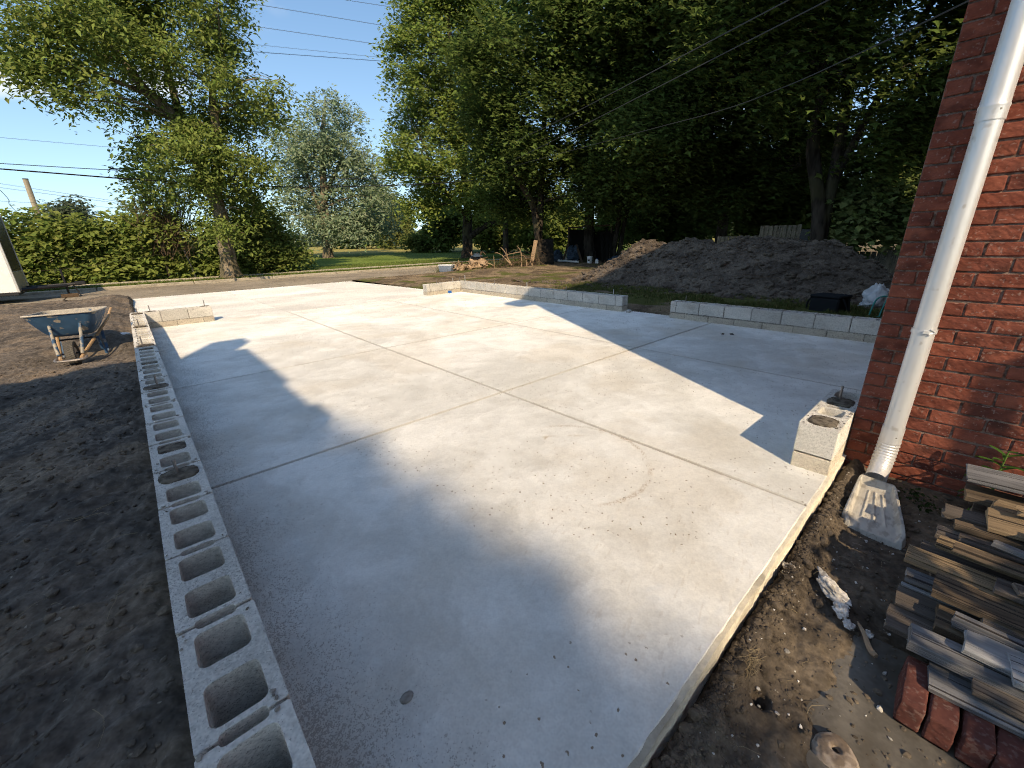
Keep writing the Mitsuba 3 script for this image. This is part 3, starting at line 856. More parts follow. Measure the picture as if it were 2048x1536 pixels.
def trunk_mesh(paths, r, knots=.06):
    ms = []
    for pts, r0, r1 in paths:
        p = smoothpath(pts, 5) if len(pts) > 2 else np.linspace(pts[0], pts[1], 6)
        n = len(p)
        rad = np.linspace(1, 0, n) ** .8 * (r0 - r1) + r1
        m = tube(p, rad, 14, cap=True)
        v = np.asarray(m.vertices)
        k = knots * 2 * (meshkit.fbm(v * np.array([5, 5, 1.1]), 3, 5) - .5)
        ctr = p[np.clip(np.repeat(np.arange(n), 14), 0, n - 1)]
        v[: n * 14] += (v[: n * 14] - ctr) * k[: n * 14, None] * 4
        ms.append(m)
    return ms


def flare(base, r0, r, h=.7, n=16, amp=.5):
    """The spreading root foot of a trunk."""
    z = np.array([-.25, 0, .12, .3, h])
    s = np.array([1.75, 1.5, 1.28, 1.12, 1.0])
    v = []
    a = np.arange(n) * 2 * np.pi / n
    ph = r.uniform(0, 6.3)
    for zz, ss in zip(z, s):
        k = r0 * (1 + (ss - 1) * (1 + amp * np.sin(a * 4 + ph) + .4 * np.sin(a * 7 + 2 * ph)))
        v += [[base[0] + k[i] * math.cos(a[i]), base[1] + k[i] * math.sin(a[i]), base[2] + zz] for i in range(n)]
    f = []
    for i in range(len(z) - 1):
        for j in range(n):
            kx = (j + 1) % n
            f += [[i * n + j, i * n + kx, (i + 1) * n + kx], [i * n + j, (i + 1) * n + kx, (i + 1) * n + j]]
    return TM(v, f)


def nearest(paths, c):
    best = None
    for pts, r0, r1 in paths:
        p = smoothpath(pts, 5) if len(pts) > 2 else np.linspace(pts[0], pts[1], 6)
        d = np.linalg.norm((p - np.array(c)) * [1, 1, .8], axis=1) + np.where(p[:, 2] > c[2], (p[:, 2] - c[2]) * 1.5, 0)
        i = int(np.argmin(d))
        if best is None or d[i] < best[0]:
            t = i / max(1, len(p) - 1)
            best = (d[i], p[i], (1 - t) ** .8 * (r0 - r1) + r1)
    return best[1], best[2]


BROKEN = [([[14.43, 16.45, 1.2], [13.94, 16.3, 2.8], [13.23, 16.23, 3.72], [11.9, 16.22, 4.95]], .20, .11)]


def tree(name, label, paths, cl, bark, base, tip, per, leaf, tpl, seed, group=None, droop=.3, gap=.38, foot=None, up=.55, twigs=4, far_leaf=None, zfar=99, twig=(.30, .16), extra=None, tw=13):
    r = np.random.default_rng(seed)
    t = thing(name, label, "bush" if "bush" in name else "tree", group)
    ms = trunk_mesh(paths, r) + (trunk_mesh(BROKEN, r) if "broken" in label else [])
    if foot: ms.append(flare(paths[0][0][0], foot, r))
    lone = [i for i, q in enumerate(paths) if i and q[0][0][2] < .0]
    for i in lone: put(t, "trunk", ms[i], bark, smooth=True)
    ms = [m for i, m in enumerate(ms) if i not in lone]
    if ms: put(t, "trunk", cat(ms), bark, smooth=True)
    bm = []
    for c in cl:
        a, ra = nearest(paths, c[:3])
        rr = min(ra * .5, .035 + .03 * c[3])
        bm.append(limb(a, c[:3], rr, rr * .45, r))
        for k in range(twigs):
            u = r.normal(size=3); u /= np.linalg.norm(u)
            q = np.array(c[:3]) + u * [c[3] * .85, c[3] * .85, c[4] * .85]
            bm.append(limb(c[:3], q, rr * .4, .008, r, .2, 4))
    if bm: put(t, "branches", cat(bm), bark, smooth=True, kind="stuff")
    groups = [([c for c in cl if c[2] - c[4] < zfar], leaf, per)] + ([([c for c in cl if c[2] - c[4] >= zfar], far_leaf, per * (leaf / far_leaf) ** 2 * 1.15)] if far_leaf else [])
    ML, CL = [], []
    for g, lf, pp in groups:
        if not g: continue
        P, G = crown_points(g, r, pp, (twig[0] * (lf / leaf) ** .5, twig[1] * (lf / leaf) ** .5), gap, tw=tw)
        m, c = leaf_mesh(P, lf, leaf_cols(base, tip, G, r), tpl if lf == leaf else OVAL, r, droop, up)
        ML.append(m); CL.append(c)
    put(t, "crown", cat(ML), "leaf", color=np.vstack(CL), kind="stuff")
    return t


LEFT = [(-3.2,22.1,8.1,1.29,.97),(-2.0,21.5,8.5,1.47,.98),(-3.7,22.8,7.2,.92,.55),(-2.9,21.8,7.0,1.07,.63),(-2.3,21.4,6.4,.76,.44),(-2.9,22.8,6.4,.44,.32),(-1.0,25.1,8.7,1.71,1.1),(-.6,24.5,9.9,1.75,.97),(.8,24.2,10.0,1.82,1.21),(1.9,21.6,9.5,1.14,1.04),(2.3,22.9,8.9,1.03,.83),(.2,22.1,8.0,1.41,.84),(2.2,21.3,7.5,1.19,.69),(3.4,20.7,7.6,.77,.48),(3.4,21.2,6.8,.73,.67),(2.9,24.5,7.0,1.4,.88),(1.2,24.4,6.6,1.32,.88),(-.5,24.5,6.7,1.25,.83),(-1.1,24.5,5.7,.79,.62),(-.2,21.8,5.0,1.36,.81),(1.3,22.1,4.9,1.56,1.0),(2.8,23.2,5.1,.8,1.03),(-.6,24.2,3.9,1.0,.9),(1.2,24.5,3.6,1.45,.95),(.1,24.8,2.1,1.17,.50),(.8,21.4,2.0,.79,.48),(2.3,23.2,3.4,.93,.93),(.7,23.8,11.4,3.07,1.34),(-2.0,23.3,10.4,1.89,1.03),(2.3,21.3,10.8,1.11,.93),(.6,22.9,12.6,2.87,1.44),(.95,22.3,2.75,.75,.5),(.5,22.3,3.9,.8,.55),(1.5,22.2,4.1,.8,.6),(.5,22.4,6.0,.9,.6)]
lp = [([[.81, 23.0, -.1], [.87, 23.0, 1.4], [.9, 23.0, 3.29], [.19, 23.29, 6.29], [-.5, 23.57, 7.27], [-1.21, 23.82, 8.8]], .36, .09),
      ([[.9, 23.0, 3.0], [1.35, 22.7, 5.3], [1.59, 22.57, 7.24], [1.94, 22.19, 7.9], [2.48, 21.66, 7.62]], .19, .06), ([[.9, 23.0, 3.2], [.63, 23.94, 4.96], [.52, 24.46, 8.71], [.7, 23.5, 11]], .20, .06)]
tree("leaning_tree", "large leaning roadside tree with yellow green leaves and forked dark limbs", lp, LEFT, "bark_tan", (.120, .180, .042), (.33, .39, .11), 820, .20, LONG, 1, droop=.8, gap=.43, foot=.36, up=.3, zfar=11.0, far_leaf=.34)
PALE_MORE = [(10.2,43.0,9.2,1.8,1.7),(17.0,41.5,8.0,2.0,1.8),(10.2,43.9,6.2,2.0,1.7),(16.8,40.0,5.2,1.9,1.5),(9.4,43.2,4.0,2.0,1.5),(14.6,41.9,3.6,2.0,1.4),(11.9,42.2,2.9,1.8,1.3),(17.3,42.6,3.2,2.0,1.4),(12.9,41.7,9.6,1.8,1.8),(13.6,40.5,2.8,1.6,1.2)]
PALE = [(12.2,40.6,11.5,1.19,1.91),(16.3,44.4,12.4,2.03,2.18),(12.2,45.5,10.8,1.78,2.11),(13.6,43.0,9.4,3.24,2.22),(15.4,40.6,8.4,1.75,2.07),(12.3,45.7,7.1,2.67,2.19),(14.7,42.7,6.0,2.65,1.83),(12.9,45.4,4.1,2.5,1.9),(15.6,44.1,3.6,2.05,1.64),(14.4,42.4,13.5,.9,1.12)]
PALE += PALE_MORE
tree("pale_tree", "silvery pale green tree standing on the lawn beyond the road", [([[12.25, 43.16, -.1], [12.48, 43.08, 3.55], [13.18, 42.83, 9.51], [13.97, 42.53, 13.49]], .48, .08), ([[12.5, 43.1, 3.4], [11.9, 44, 7], [12.0, 45, 10.5]], .22, .06), ([[12.9, 42.9, 6], [15, 43.4, 9], [16.2, 44.2, 12]], .2, .05)], PALE, "bark_tan", (.20, .265, .155), (.38, .46, .30), 260, .34, LONG, 2, droop=.5, gap=.42, foot=.48, twig=(.45, .3), up=.4)
RIGHTC = [(16.2,30.1,15.9,1.91,1.74),(19.0,29.8,16.8,2.9,1.81),(20.7,27.1,16.1,2.12,1.77),(14.1,29.4,13.8,1.0,.93),(16.5,29.1,13.7,2.44,1.68),(21.6,29.8,15.0,2.91,1.86),(20.0,24.0,13.8,.93,1.49),(13.7,28.6,11.3,1.07,1.13),(17.9,30.8,11.9,2.86,1.83),(19.3,26.8,11.4,2.52,1.62),(16.1,31.2,9.9,1.75,1.44),(18.7,29.0,9.5,3.24,1.53),(20.6,26.2,9.9,1.34,1.67),(15.9,33.0,7.3,1.77,1.09),(15.5,28.8,6.8,2.2,1.32),(19.3,28.0,7.2,2.32,1.74),(13.9,29.8,7.9,1.25,.93),(17.8,31.0,5.3,2.37,1.31),(18.9,27.1,4.7,2.32,1.2),(15.2,30.3,3.9,1.48,.9),(22.2,28.6,5.3,1.69,1.5),(21.5,25.3,7.7,1.51,2.27),(19.0,29.5,19.0,3.86,2.1),(20.7,29.5,22.3,3.98,2.54)]
tree("lawn_tree", "tall bright green tree with a forked dark trunk at the edge of the lawn", [([[18.82, 29.12, -.1], [18.91, 29.06, 1.81], [19.0, 29.0, 5.2], [18.2, 29.09, 11.23], [18.36, 28.84, 19]], .47, .1), ([[18.95, 29.0, 1.6], [19.94, 27.63, 2.55], [20.7, 26.33, 2.75], [21.8, 25.4, 3.6]], .26, .1), ([[19, 29, 4.2], [20.64, 28.35, 9.5], [21.39, 27.73, 14.66]], .24, .08), ([[18.95, 29, 3.2], [16.9, 29.6, 5.6], [15.6, 29.4, 8.2]], .2, .06)],
     RIGHTC, "bark_dark", (.115, .180, .040), (.32, .385, .10), 560, .27, OVAL, 3, droop=.6, gap=.42, foot=.47, twig=(.38, .25), zfar=18, far_leaf=.5)


def random_crown(c, rad, n, r, zmin, cr=(1.2, 1.9), shell=.72):
    out = []
    while len(out) < n:
        u = r.normal(size=3); u /= np.linalg.norm(u)
        u *= r.uniform(shell, 1.0) if r.uniform() < .75 else r.uniform(.2, shell)
        p = np.array(c) + u * rad
        k = r.uniform(*cr)
        if p[2] - k * .62 < zmin: continue
        out.append((*p, k, k * .62))
    return out


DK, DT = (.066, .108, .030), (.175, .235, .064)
r = np.random.default_rng(21)
MP = [("maple_tree", "dark maple with a leaning limb broken off pale, nearest the lawn", [([[14.39, 16.49, -.1], [14.43, 16.45, 1.3], [14.9, 16.6, 5], [15.2, 16.6, 11]], .24, .08)], (15.2, 16.6, 8.0), (4.6, 4.6, 6.5), 36, 2.1),
      ("maple_tree", "dark maple whose thick trunk rises behind the leaning junk and white bucket", [([[17.87, 15.53, -.1], [17.78, 15.64, 2.33], [17.89, 15.5, 5.9], [18, 15, 12]], .33, .1)], (17.0, 14.4, 8.6), (5.4, 5.2, 6.8), 42, 2.0),
      ("maple_tree", "slender dark double stemmed maple at the left end of the dirt pile", [([[17.82, 13.91, -.1], [17.88, 13.81, 1.47], [18.05, 13.56, 4.21], [17.79, 13.94, 7.45], [17.7, 13.8, 11]], .15, .06), ([[18.13, 13.8, -.1], [18.25, 13.62, 1.72], [18.24, 13.27, 3.71], [18.6, 12.6, 9]], .14, .05)], (17.2, 10.8, 8.5), (4.6, 4.2, 6.6), 32, 2.0),
      ("maple_tree", "big forked maple with bare brown trunks rising behind the dirt pile and fence", [([[14.31, 3.63, -.1], [14.32, 3.60, 1.72], [14.18, 4.15, 3.8], [14.18, 4.16, 4.88], [14.16, 4.24, 6.66], [14.1, 4.6, 11]], .23, .08), ([[14.45, 3.53, .8], [14.54, 3.52, 3.19], [14.53, 3.57, 4.69], [14.7, 3.7, 6.99], [14.9, 3.4, 12]], .20, .07), ([[14.54, 3.52, 2.7], [14.6, 3.26, 3.71], [14.87, 2.89, 5.11], [15.2, 2, 8]], .14, .05)], (15.0, 3.2, 10.6), (6.8, 6.2, 6.8), 56, 4.1),
      ("maple_tree", "shaded maple standing between the double stemmed maple and the big forked maple", [([[19.0, 8.6, -.1], [18.9, 8.5, 4], [18.7, 8.4, 12]], .26, .08)], (17.0, 7.8, 8.3), (4.8, 4.4, 6.8), 42, 1.9)]
MP.append(("maple_tree", "shaded maple at the far right whose crown shows beside the house edge", [([[19.5, -1.0, -.1], [19.4, -.9, 4], [19.2, -.8, 11]], .25, .08)], (18.0, -1.0, 8.5), (5.2, 5.0, 7.0), 44, 2.0))
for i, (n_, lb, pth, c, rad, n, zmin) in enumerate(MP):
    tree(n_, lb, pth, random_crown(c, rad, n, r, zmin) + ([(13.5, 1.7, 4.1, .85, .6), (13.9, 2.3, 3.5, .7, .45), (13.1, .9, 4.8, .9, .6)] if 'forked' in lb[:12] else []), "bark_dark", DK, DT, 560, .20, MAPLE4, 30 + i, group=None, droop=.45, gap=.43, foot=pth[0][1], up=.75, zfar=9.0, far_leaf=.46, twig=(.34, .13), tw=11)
# a dead looking trunk like a pole, and thickets behind
t = thing("bare_trunk", "straight black bare trunk standing like a pole left of the junk", "tree trunk")
put(t, "trunk", cat(trunk_mesh([([[17.07, 22.2, -.1], [17.1, 22.18, 3.87], [17.19, 22.09, 7.95]], .20, .13)], r)), "bark_dark", smooth=True)


def bush(label, cl, base, tip, per, leaf, seed, name="bush", tpl=OVAL, gap=.36, twig=(.3, .2), group=None, stems=True):
    r = np.random.default_rng(seed)
    pth = [([[c[0], c[1], -.1], [c[0] + .1, c[1], max(.2, c[2] - c[4] * .3)]], .05 + .02 * c[3], .02) for c in cl[:4]]
    pth = pth[:1]
    return tree(name, label, pth, cl, "bark_dark", base, tip, per * 3.0, leaf * 1.12, tpl, seed, gap=gap, twig=twig, twigs=2, group=group, up=.5)


YG, YT = (.125, .180, .042), (.33, .385, .105)
rb = np.random.default_rng(77)
hcl = []
for x in np.arange(-13, 3.2, .85):
    for z in (.55, 1.45, 2.2):
        hcl.append((x + rb.uniform(-.3, .3), 25.7 + rb.uniform(-.25, .35), z + rb.uniform(-.1, .25) - .25 * sst(-1.5, 0, x) * (z > 1), .85, .62))
hcl = [c for c in hcl if not (-.9 < c[0] < .6 and c[2] > .8)]
t = bush("long overgrown leafy hedge behind the footpath on the left", hcl, YG, YT, 170, .20, 50, "hedge", gap=.33)
labels[t]["category"] = "hedge"
bush("dense dark shrub mass right of the leaning tree trunk", [(2.3, 25.2, 1.0, 1.2, 1.0), (3.3, 25.4, 1.2, 1.2, 1.1), (4.2, 25.6, .9, .95, .85), (2.6, 25.6, 2.6, 1.3, .95), (3.6, 25.9, 2.4, 1.05, .9), (2.7, 25.9, 3.7, 1.0, .8), (1.7, 25.6, 1.9, .9, .8)], (.090, .140, .036), (.24, .29, .08), 190, .18, 51)
vb = [(-1.3, 25.4, 3.3, .55, .6), (-1.5, 25.3, 4.2, .6, .6), (-1.2, 25.3, 5.0, .7, .55), (-.8, 25.5, 5.8, .7, .5), (-.9, 25.5, 2.5, .6, .5)]
t = bush("column of climbing vine with brown bare stems beside the leaning tree", vb, YG, YT, 190, .17, 52, "vine")
labels[t]["category"] = "vine"
tg = []
for k in range(150):
    a = np.array([-.85 + rb.normal(0, .45), 25.2 + rb.normal(0, .25), rb.uniform(.8, 2.6)])
    tg.append(limb(a, a + [rb.normal(0, .35), rb.normal(0, .2), rb.uniform(.5, 2.2)], .018, .006, rb, .3, 5))
put(t, "bare_stems", cat(tg), "twig", kind="stuff")


def at(az, el, dist):
    """A point seen from the middle of the yard at an azimuth, an elevation and a distance."""
    a, e = math.radians(az), math.radians(el)
    return [-2.7 + dist * math.sin(a), -.3 + dist * math.cos(a), 1.3 + dist * math.tan(e)]


def blob(az, el, d, w, h, n, r, k=.5):
    c = at(az, el, d); w *= d / 57.3; h *= d / 57.3
    out = []
    for _ in range(n):
        u = r.normal(size=3); u /= np.linalg.norm(u); u *= r.uniform(.3, .8)
        s = r.uniform(.35, .55)
        out.append((c[0] + u[0] * w, c[1] + u[1] * w, max(c[2] + u[2] * h, h * s * .8), w * s, h * s))
    return out


FG, FT = (.090, .145, .038), (.25, .31, .09)
bush("round dark grey green tree far away behind the hedge on the left", blob(-2.9, 2.9, 120, 2.1, 1.5, 14, rb), (.075, .10, .065), (.14, .175, .105), 11, .8, 60, "far_tree", LONG, twig=(1, .6))
bush("thin crowned olive tree behind the hedge, left of the vine column", blob(1.9, 3.1, 58, 1.9, 1.9, 11, rb), (.10, .135, .055), (.21, .25, .12), 30, .42, 61, "far_tree", LONG, gap=.45, twig=(.6, .4))
bush("tall grey green tree at the far end of the field behind the pale tree", blob(26.2, 3.6, 92, 3.6, 3.6, 20, rb), FG, FT, 16, .75, 62, "far_tree", twig=(1, .6))
bush("wide dark bushy tree at the far left end of the field", blob(21.6, 1.6, 98, 3.2, 1.9, 14, rb), (.05, .085, .028), (.14, .185, .06), 16, .75, 63, "far_tree", twig=(1, .6))
bush("yellowish green tree beyond the lawn in front of the tall grey green tree", blob(27.2, 2.3, 74, 2.0, 2.6, 13, rb), (.12, .14, .040), (.24, .26, .085), 26, .55, 64, "far_tree", twig=(.7, .5))
bush("low rounded shrub at the edge of the tall yellow grass", blob(30.0, -.1, 55, 2.5, 1.1, 12, rb), (.09, .13, .036), (.21, .25, .075), 50, .36, 65, "shrub")
bush("tall leafy thicket behind the lawn just left of the bright tree trunk", blob(33.6, 2.4, 54, 3.2, 3.6, 22, rb), FG, FT, 44, .40, 66, "shrub")
bush("sunlit light green shrub row behind the lawn tree trunk", blob(40.0, 2.0, 50, 4.0, 3.4, 26, rb), (.10, .15, .034), (.27, .32, .085), 50, .36, 67, "shrub")
bush("sunlit leafy shrub row behind the bare black trunk", blob(47.0, 2.0, 46, 4.6, 3.6, 28, rb), (.10, .15, .034), (.27, .32, .085), 50, .36, 68, "shrub")
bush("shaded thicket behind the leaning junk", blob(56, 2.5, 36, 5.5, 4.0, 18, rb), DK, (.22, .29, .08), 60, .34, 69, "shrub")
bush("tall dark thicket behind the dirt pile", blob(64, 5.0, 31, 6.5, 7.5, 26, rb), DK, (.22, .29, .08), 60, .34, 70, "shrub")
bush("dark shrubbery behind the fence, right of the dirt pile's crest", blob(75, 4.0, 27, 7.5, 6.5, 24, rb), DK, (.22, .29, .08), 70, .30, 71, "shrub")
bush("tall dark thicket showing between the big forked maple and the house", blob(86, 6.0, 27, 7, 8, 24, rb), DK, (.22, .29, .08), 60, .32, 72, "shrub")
gv = [(14.75 + rb.normal(0, .2), y + rb.uniform(-.2, .2), z + rb.uniform(-.15, .2), .55, .42) for y in (3.0, 2.55, 2.05, 1.6, 1.2) for z in (1.45, 2.0, 2.6) if z < 2.9 - .35 * abs(y - 2.2)]
t = bush("sunlit broad leaved vine tumbling over the fence beside the house", gv, (.085, .13, .04), (.30, .36, .14), 160, .17, 73, "vine", MAPLE, gap=.38, twig=(.26, .16))
labels[t]["category"] = "vine"


def blades(n, posfn, length, seed, g0=(.030, .050, .012), g1=(.105, .125, .036), dry=.15, w=.006):
    r = np.random.default_rng(seed)
    p = posfn(r, n)
    n = len(p)
    a = r.uniform(0, 2 * np.pi, n)
    L = length * r.uniform(.4, 1.3, n)
    lean = np.stack([np.cos(a), np.sin(a)], 1) * (r.uniform(.1, .8, n) * L)[:, None]
    side = np.stack([-np.sin(a), np.cos(a)], 1) * (w * r.uniform(.6, 1.4, n))[:, None]
    v = np.zeros((n, 3, 3))
    v[:, 0] = p; v[:, 1] = p; v[:, 2] = p
    v[:, 0, :2] -= side; v[:, 1, :2] += side
    v[:, 2, :2] += lean; v[:, 2, 2] += L * .85
    t = r.uniform(0, 1, (n, 1))
    c = np.array(g0) * (1 - t) + np.array(g1) * t
    c = np.where(r.uniform(size=(n, 1)) < dry, np.array([.20, .165, .075]) * r.uniform(.6, 1.2, (n, 1)), c)
    return TM(v.reshape(-1, 3), np.arange(n * 3).reshape(-1, 3)), np.repeat(c, 3, axis=0)


def strip_pos(r, n):
    y = r.uniform(-1, 8.0, n); x = 6.05 + .16 * y + r.normal(0, .62, n)
    k = (meshkit.fbm(np.stack([x * 1.3, y * 1.3, x * 0], -1), 3, 8) > .40) & (x > 4.5)
    x, y = x[k], y[k]
    return np.stack([x, y, h_back(x, y) - .004], 1)


m, c = blades(26000, strip_pos, .085, 3)
single("grass_patch", "strip of short grass between the block walls and the dirt pile", "grass", m, "matte", color=c, kind="stuff")


def verge_pos(r, n):
    x = r.uniform(-9, 26, n); y = np.where(r.uniform(size=n) < .5, r.uniform(22.38, 23.45, n), r.uniform(24.55, 29, n))
    return np.stack([x, y, np.full(n, -.05)], 1)


m, c = blades(36000, verge_pos, .13, 4, (.045, .075, .014), (.13, .17, .04), .06, .012)
single("verge_grass", "bright mown grass along the far kerb and the lawn edge", "grass", m, "matte", color=c, kind="stuff")


def weeds_pos(r, n):
    x = r.uniform(8.6, 15.5, n); y = 17.35 + .02 * (x - 9) + r.normal(0, .38, n)
    k = meshkit.fbm(np.stack([x * .8, y * .8, x * 0], -1), 3, 2) > .42 - .02 * (x - 9)
    x, y = x[k], y[k]
    return np.stack([x, y, h_back(x, y) - .06], 1)


m, c = blades(6500, weeds_pos, .50, 5, (.035, .055, .014), (.10, .13, .035), .12, .010)
single("tall_weeds", "tall rough grass behind the root stumps at the yard's edge", "weeds", m, "matte", color=c, kind="stuff")


# ------------------------------------------------------------------ far tree line, and what stands behind the camera
rl = np.random.default_rng(90)
fl_ = []
for az in np.arange(-40, 110, 1.6):
    d = rl.uniform(210, 270); fl_.append((*at(az + rl.uniform(-.6, .6), 0, d)[:2], rl.uniform(2.5, 4.0), rl.uniform(5, 8), rl.uniform(3.5, 6)))
P, G = crown_points(fl_, rl, 7, (2.0, 1.2), .30, .1)
m, c = leaf_mesh(P, 2.0, leaf_cols((.045, .062, .032), (.09, .115, .055), G, rl), OVAL, rl)
single("far_tree_line", "low hazy line of far trees along the horizon", "trees", m, "leaf", color=c, kind="stuff")
bush("leafy shrub behind the camera shading the soil and plank pile, outside the picture", [(-1.62, -2.36, 1.45, .26, .24), (-1.95, -2.58, 1.5, .28, .26), (-2.28, -2.80, 1.5, .32, .3), (-1.40, -2.40, 1.40, .14, .14), (-1.9, -2.8, 1.05, .4, .35), (-2.1, -2.95, 1.35, .35, .3)], FG, FT, 260, .075, 91, "shrub", twig=(.07, .06), gap=.30)
tcl = []
rt_ = np.random.default_rng(61)
for xs_, ys_, k in [(-1.98 + rt_.uniform(-.05, .05) - (.12 if y_ < -.3 else .10 if y_ > 1.15 else -.03), y_, .17) for y_ in np.arange(-1.6, 2.95, .19)] + [(-2.32 + rt_.uniform(-.1, .1), y_, .34) for y_ in np.arange(-1.8, 2.9, .33)] + [(x_ + rt_.uniform(-.2, .2), y_ + rt_.uniform(-.2, .2), .62) for x_ in np.arange(-9.5, -2.9, .8) for y_ in np.arange(-3.4, 2.8, .7)]:
    s_ = rt_.uniform(20.5, 23.5)
    tcl.append((xs_ - .477 * s_, ys_ - .879 * s_, .69 * s_, k, k * .8))
tree("street_tree", "tall tree far behind the camera whose shadow falls on the near slab, outside the picture", [([[-14.6, -18.6, -.2], [-14.5, -18.6, 7], [-14.3, -18.4, 14]], .4, .1)], tcl, "bark_dark", FG, FT, 900, .20, OVAL, 92, gap=.12, twigs=1, twig=(.06, .06))

# ------------------------------------------------------------------ neighbour's house, left of the frame, whose shadow crosses the slab
nh = thing("garage", "neighbouring flat eaved garage beyond the left yard, outside the picture", "garage")
NX, NY, NZ, ND = -5.36, -.36, 5.25, 3.30
put(nh, "wall", box(7.6, ND - .6, NZ + .4, (NX - .36 - 3.8, NY - ND / 2, NZ / 2 - .22)), "siding")
pn = sg.box(NX - 8.3, NY - ND, NX, NY).difference(sg.box(NX - .06, NY - 2.9, NX + 1, NY - 2.0))
put(nh, "eave", extr(pn, .12, NZ - .14), "white_trim")
ce = np.array([NX - 4.15, NY - ND / 2, NZ])
hx, hy = 3.83, ND / 2 - .32
v = [ce + [-hx, -hy, 0], ce + [hx, -hy, 0], ce + [hx, hy, 0], ce + [-hx, hy, 0], ce + [-hx + hy, 0, .6], ce + [hx - hy, 0, .6]]
put(nh, "roof", TM(v, [[0, 1, 5], [0, 5, 4], [1, 2, 5], [2, 3, 4], [2, 4, 5], [3, 0, 4], [0, 2, 1], [0, 3, 2]]), "shingle")
put(nh, "chimney", cbox(.44, .40, 1.2, .02, (-5.88, -.50, NZ)), "brick")

# ------------------------------------------------------------------ dirt pile
def h_pile(X, Y):
    # profile of the crest along y, and across it
    cy = np.array([.2, .9, 1.24, 1.6, 1.9, 2.18, 2.4, 2.8, 3.5, 4.2, 4.7, 5.0, 5.36, 5.74, 6.1, 6.5, 6.86, 7.3, 7.5, 7.9, 8.8, 9.4, 10])
    cz = np.array([-.3, .30, .53, .76, .95, 1.14, 1.13, 1.16, 1.24, 1.26, 1.11, 1.05, 1.19, 1.25, 1.17, 1.08, 1.18, 1.20, 1.06, .79, .27, -.07, -.4])
    z = np.interp(Y + .25 * nf(X, Y, 1.2, 2, 3), cy, cz)
    xc = 9.75 + .35 * nf(X, Y * 1.0, .35, 2, 5)
    d = (X - xc) / (2.15 + .25 * nf(X, Y, .6, 2, 8))
    prof = 1.06 - np.abs(d) ** 1.25 * 1.1
    prof = np.minimum(prof, 1 - .3 * d * d)
    z = (z + .1) * prof - .1
    return z + .16 * nf(X, Y, 1.5, 3, 21) + .13 * nf(X, Y, 4.5, 4, 22) + .07 * np.abs(nf(X, Y, 12, 3, 23)) * 2 - .02


dp = thing("dirt_pile", "long shaded heap of dark lumpy excavated soil, sunlit at its left end", "dirt pile")
put(dp, "heap", sheet(graded(6.8, 13.0, 8.4, .028, 1.01, .12), graded(-.2, 10.3, 5, .032, 1.004, .06), h_pile), "soil_heap", smooth=True)


def pile_pos(r):
    x, y = r.uniform(7.3, 10.4), r.uniform(.6, 9.5)
    z = float(h_pile(np.array([x]), np.array([y]))[0])
    return np.array([x, y, z]) if z > -.02 else None


put(dp, "clods", clods(4200, pile_pos, lambda r: min(.13, .012 + r.exponential(.017)), .6, 8, .06), "soil_heap", kind="stuff")
rk = np.random.default_rng(33)
sl_, rt2 = [], []
for i in range(110):
    p = pile_pos(rk)
    if p is None: continue
    k = rk.uniform(.05, .15)
    m = CHIPS[rk.integers(16)]
    sl_.append(TM((np.asarray(m.vertices) * [k, k * .7, k * .35]) @ rotm(rk.uniform(0, 6.3), rk.uniform(-.5, .5), rk.uniform(-.5, .5)).T + p, m.faces))
for i in range(46):
    p = pile_pos(rk)
    if p is None: continue
    d = rk.normal(size=3) * [.5, .8, .3]; d[2] = abs(d[2]) * .5
    q = p + d * rk.uniform(.15, .5); q[2] = max(q[2], float(h_pile(q[:1], q[1:2])[0]) + .02)
    rt2.append(tube([p, (p + q) / 2 + [0, 0, rk.uniform(.02, .08)], q], [.009, .007, .003], 5, cap=False))
put(dp, "slabs_of_clay", cat(sl_), "soil_heap", kind="stuff")
put(dp, "roots", cat(rt2), "twig", kind="stuff")
gx = lambda r: np.array([r.uniform(6.9, 7.8), r.uniform(.6, 9.6), .02])
put(dp, "foot_clods", clods(700, gx, lambda r: .015 + r.exponential(.018), .6, 9, .06), "soil_heap", kind="stuff")

# clods, roots and pebbles lying on the bare soil
def on(h, x0, x1, y0, y1):
    def f(r):
        x, y = x0 + (x1 - x0) * r.uniform() ** 1.0, y0 + (y1 - y0) * r.uniform() ** 1.6
        return np.array([x, y, float(h(np.array([x]), np.array([y]))[0])])
    return f


def edge_pos(r):
    x = r.uniform(-2.2, .1); y = -.035 - r.exponential(.035)
    return np.array([x, y, float(h_front(np.array([x]), np.array([y]))[0])])


single("soil_clods", "dark soil clods scattered over the left yard", "soil clods", clods(5200, on(h_left, -4.6, -2.92, .3, 7.5), lambda r: .0025 + min(.022, r.exponential(.0052)), .7, 10, .05), "soil_dark", kind="stuff")
single("soil_crumbs", "crumbly soil heaped along the slab's near edge", "soil clods", clods(5200, edge_pos, lambda r: .0018 + r.exponential(.0032), .75, 11), "soil_clod", kind="stuff")
single("soil_clods", "small clods over the trodden soil before the house", "soil clods", clods(1100, on(lambda X, Y: h_front(X, -Y), -2.0, .38, .05, 1.2), lambda r: .002 + r.exponential(.0038), .7, 12) if False else
       clods(3200, lambda r: (lambda x, y: np.array([x, y, max(float(h_front(np.array([x]), np.array([y]))[0]), -.113)]))(r.uniform(-2.1, .36), -.05 - 1.0 * r.uniform() ** 1.3), lambda r: .0012 + r.exponential(.0028), .7, 12), "soil_clod", kind="stuff")
single("pebbles", "pale pebbles and mortar bits strewn over the trodden soil", "pebbles",
       clods(420, lambda r: (lambda x, y: np.array([x, y, max(float(h_front(np.array([x]), np.array([y]))[0]), -.112)]))(r.uniform(-2.2, .3), -.06 - .9 * r.uniform() ** 1.2), lambda r: .0012 + r.exponential(.0024), .7, 13), "rubble_white", kind="stuff")


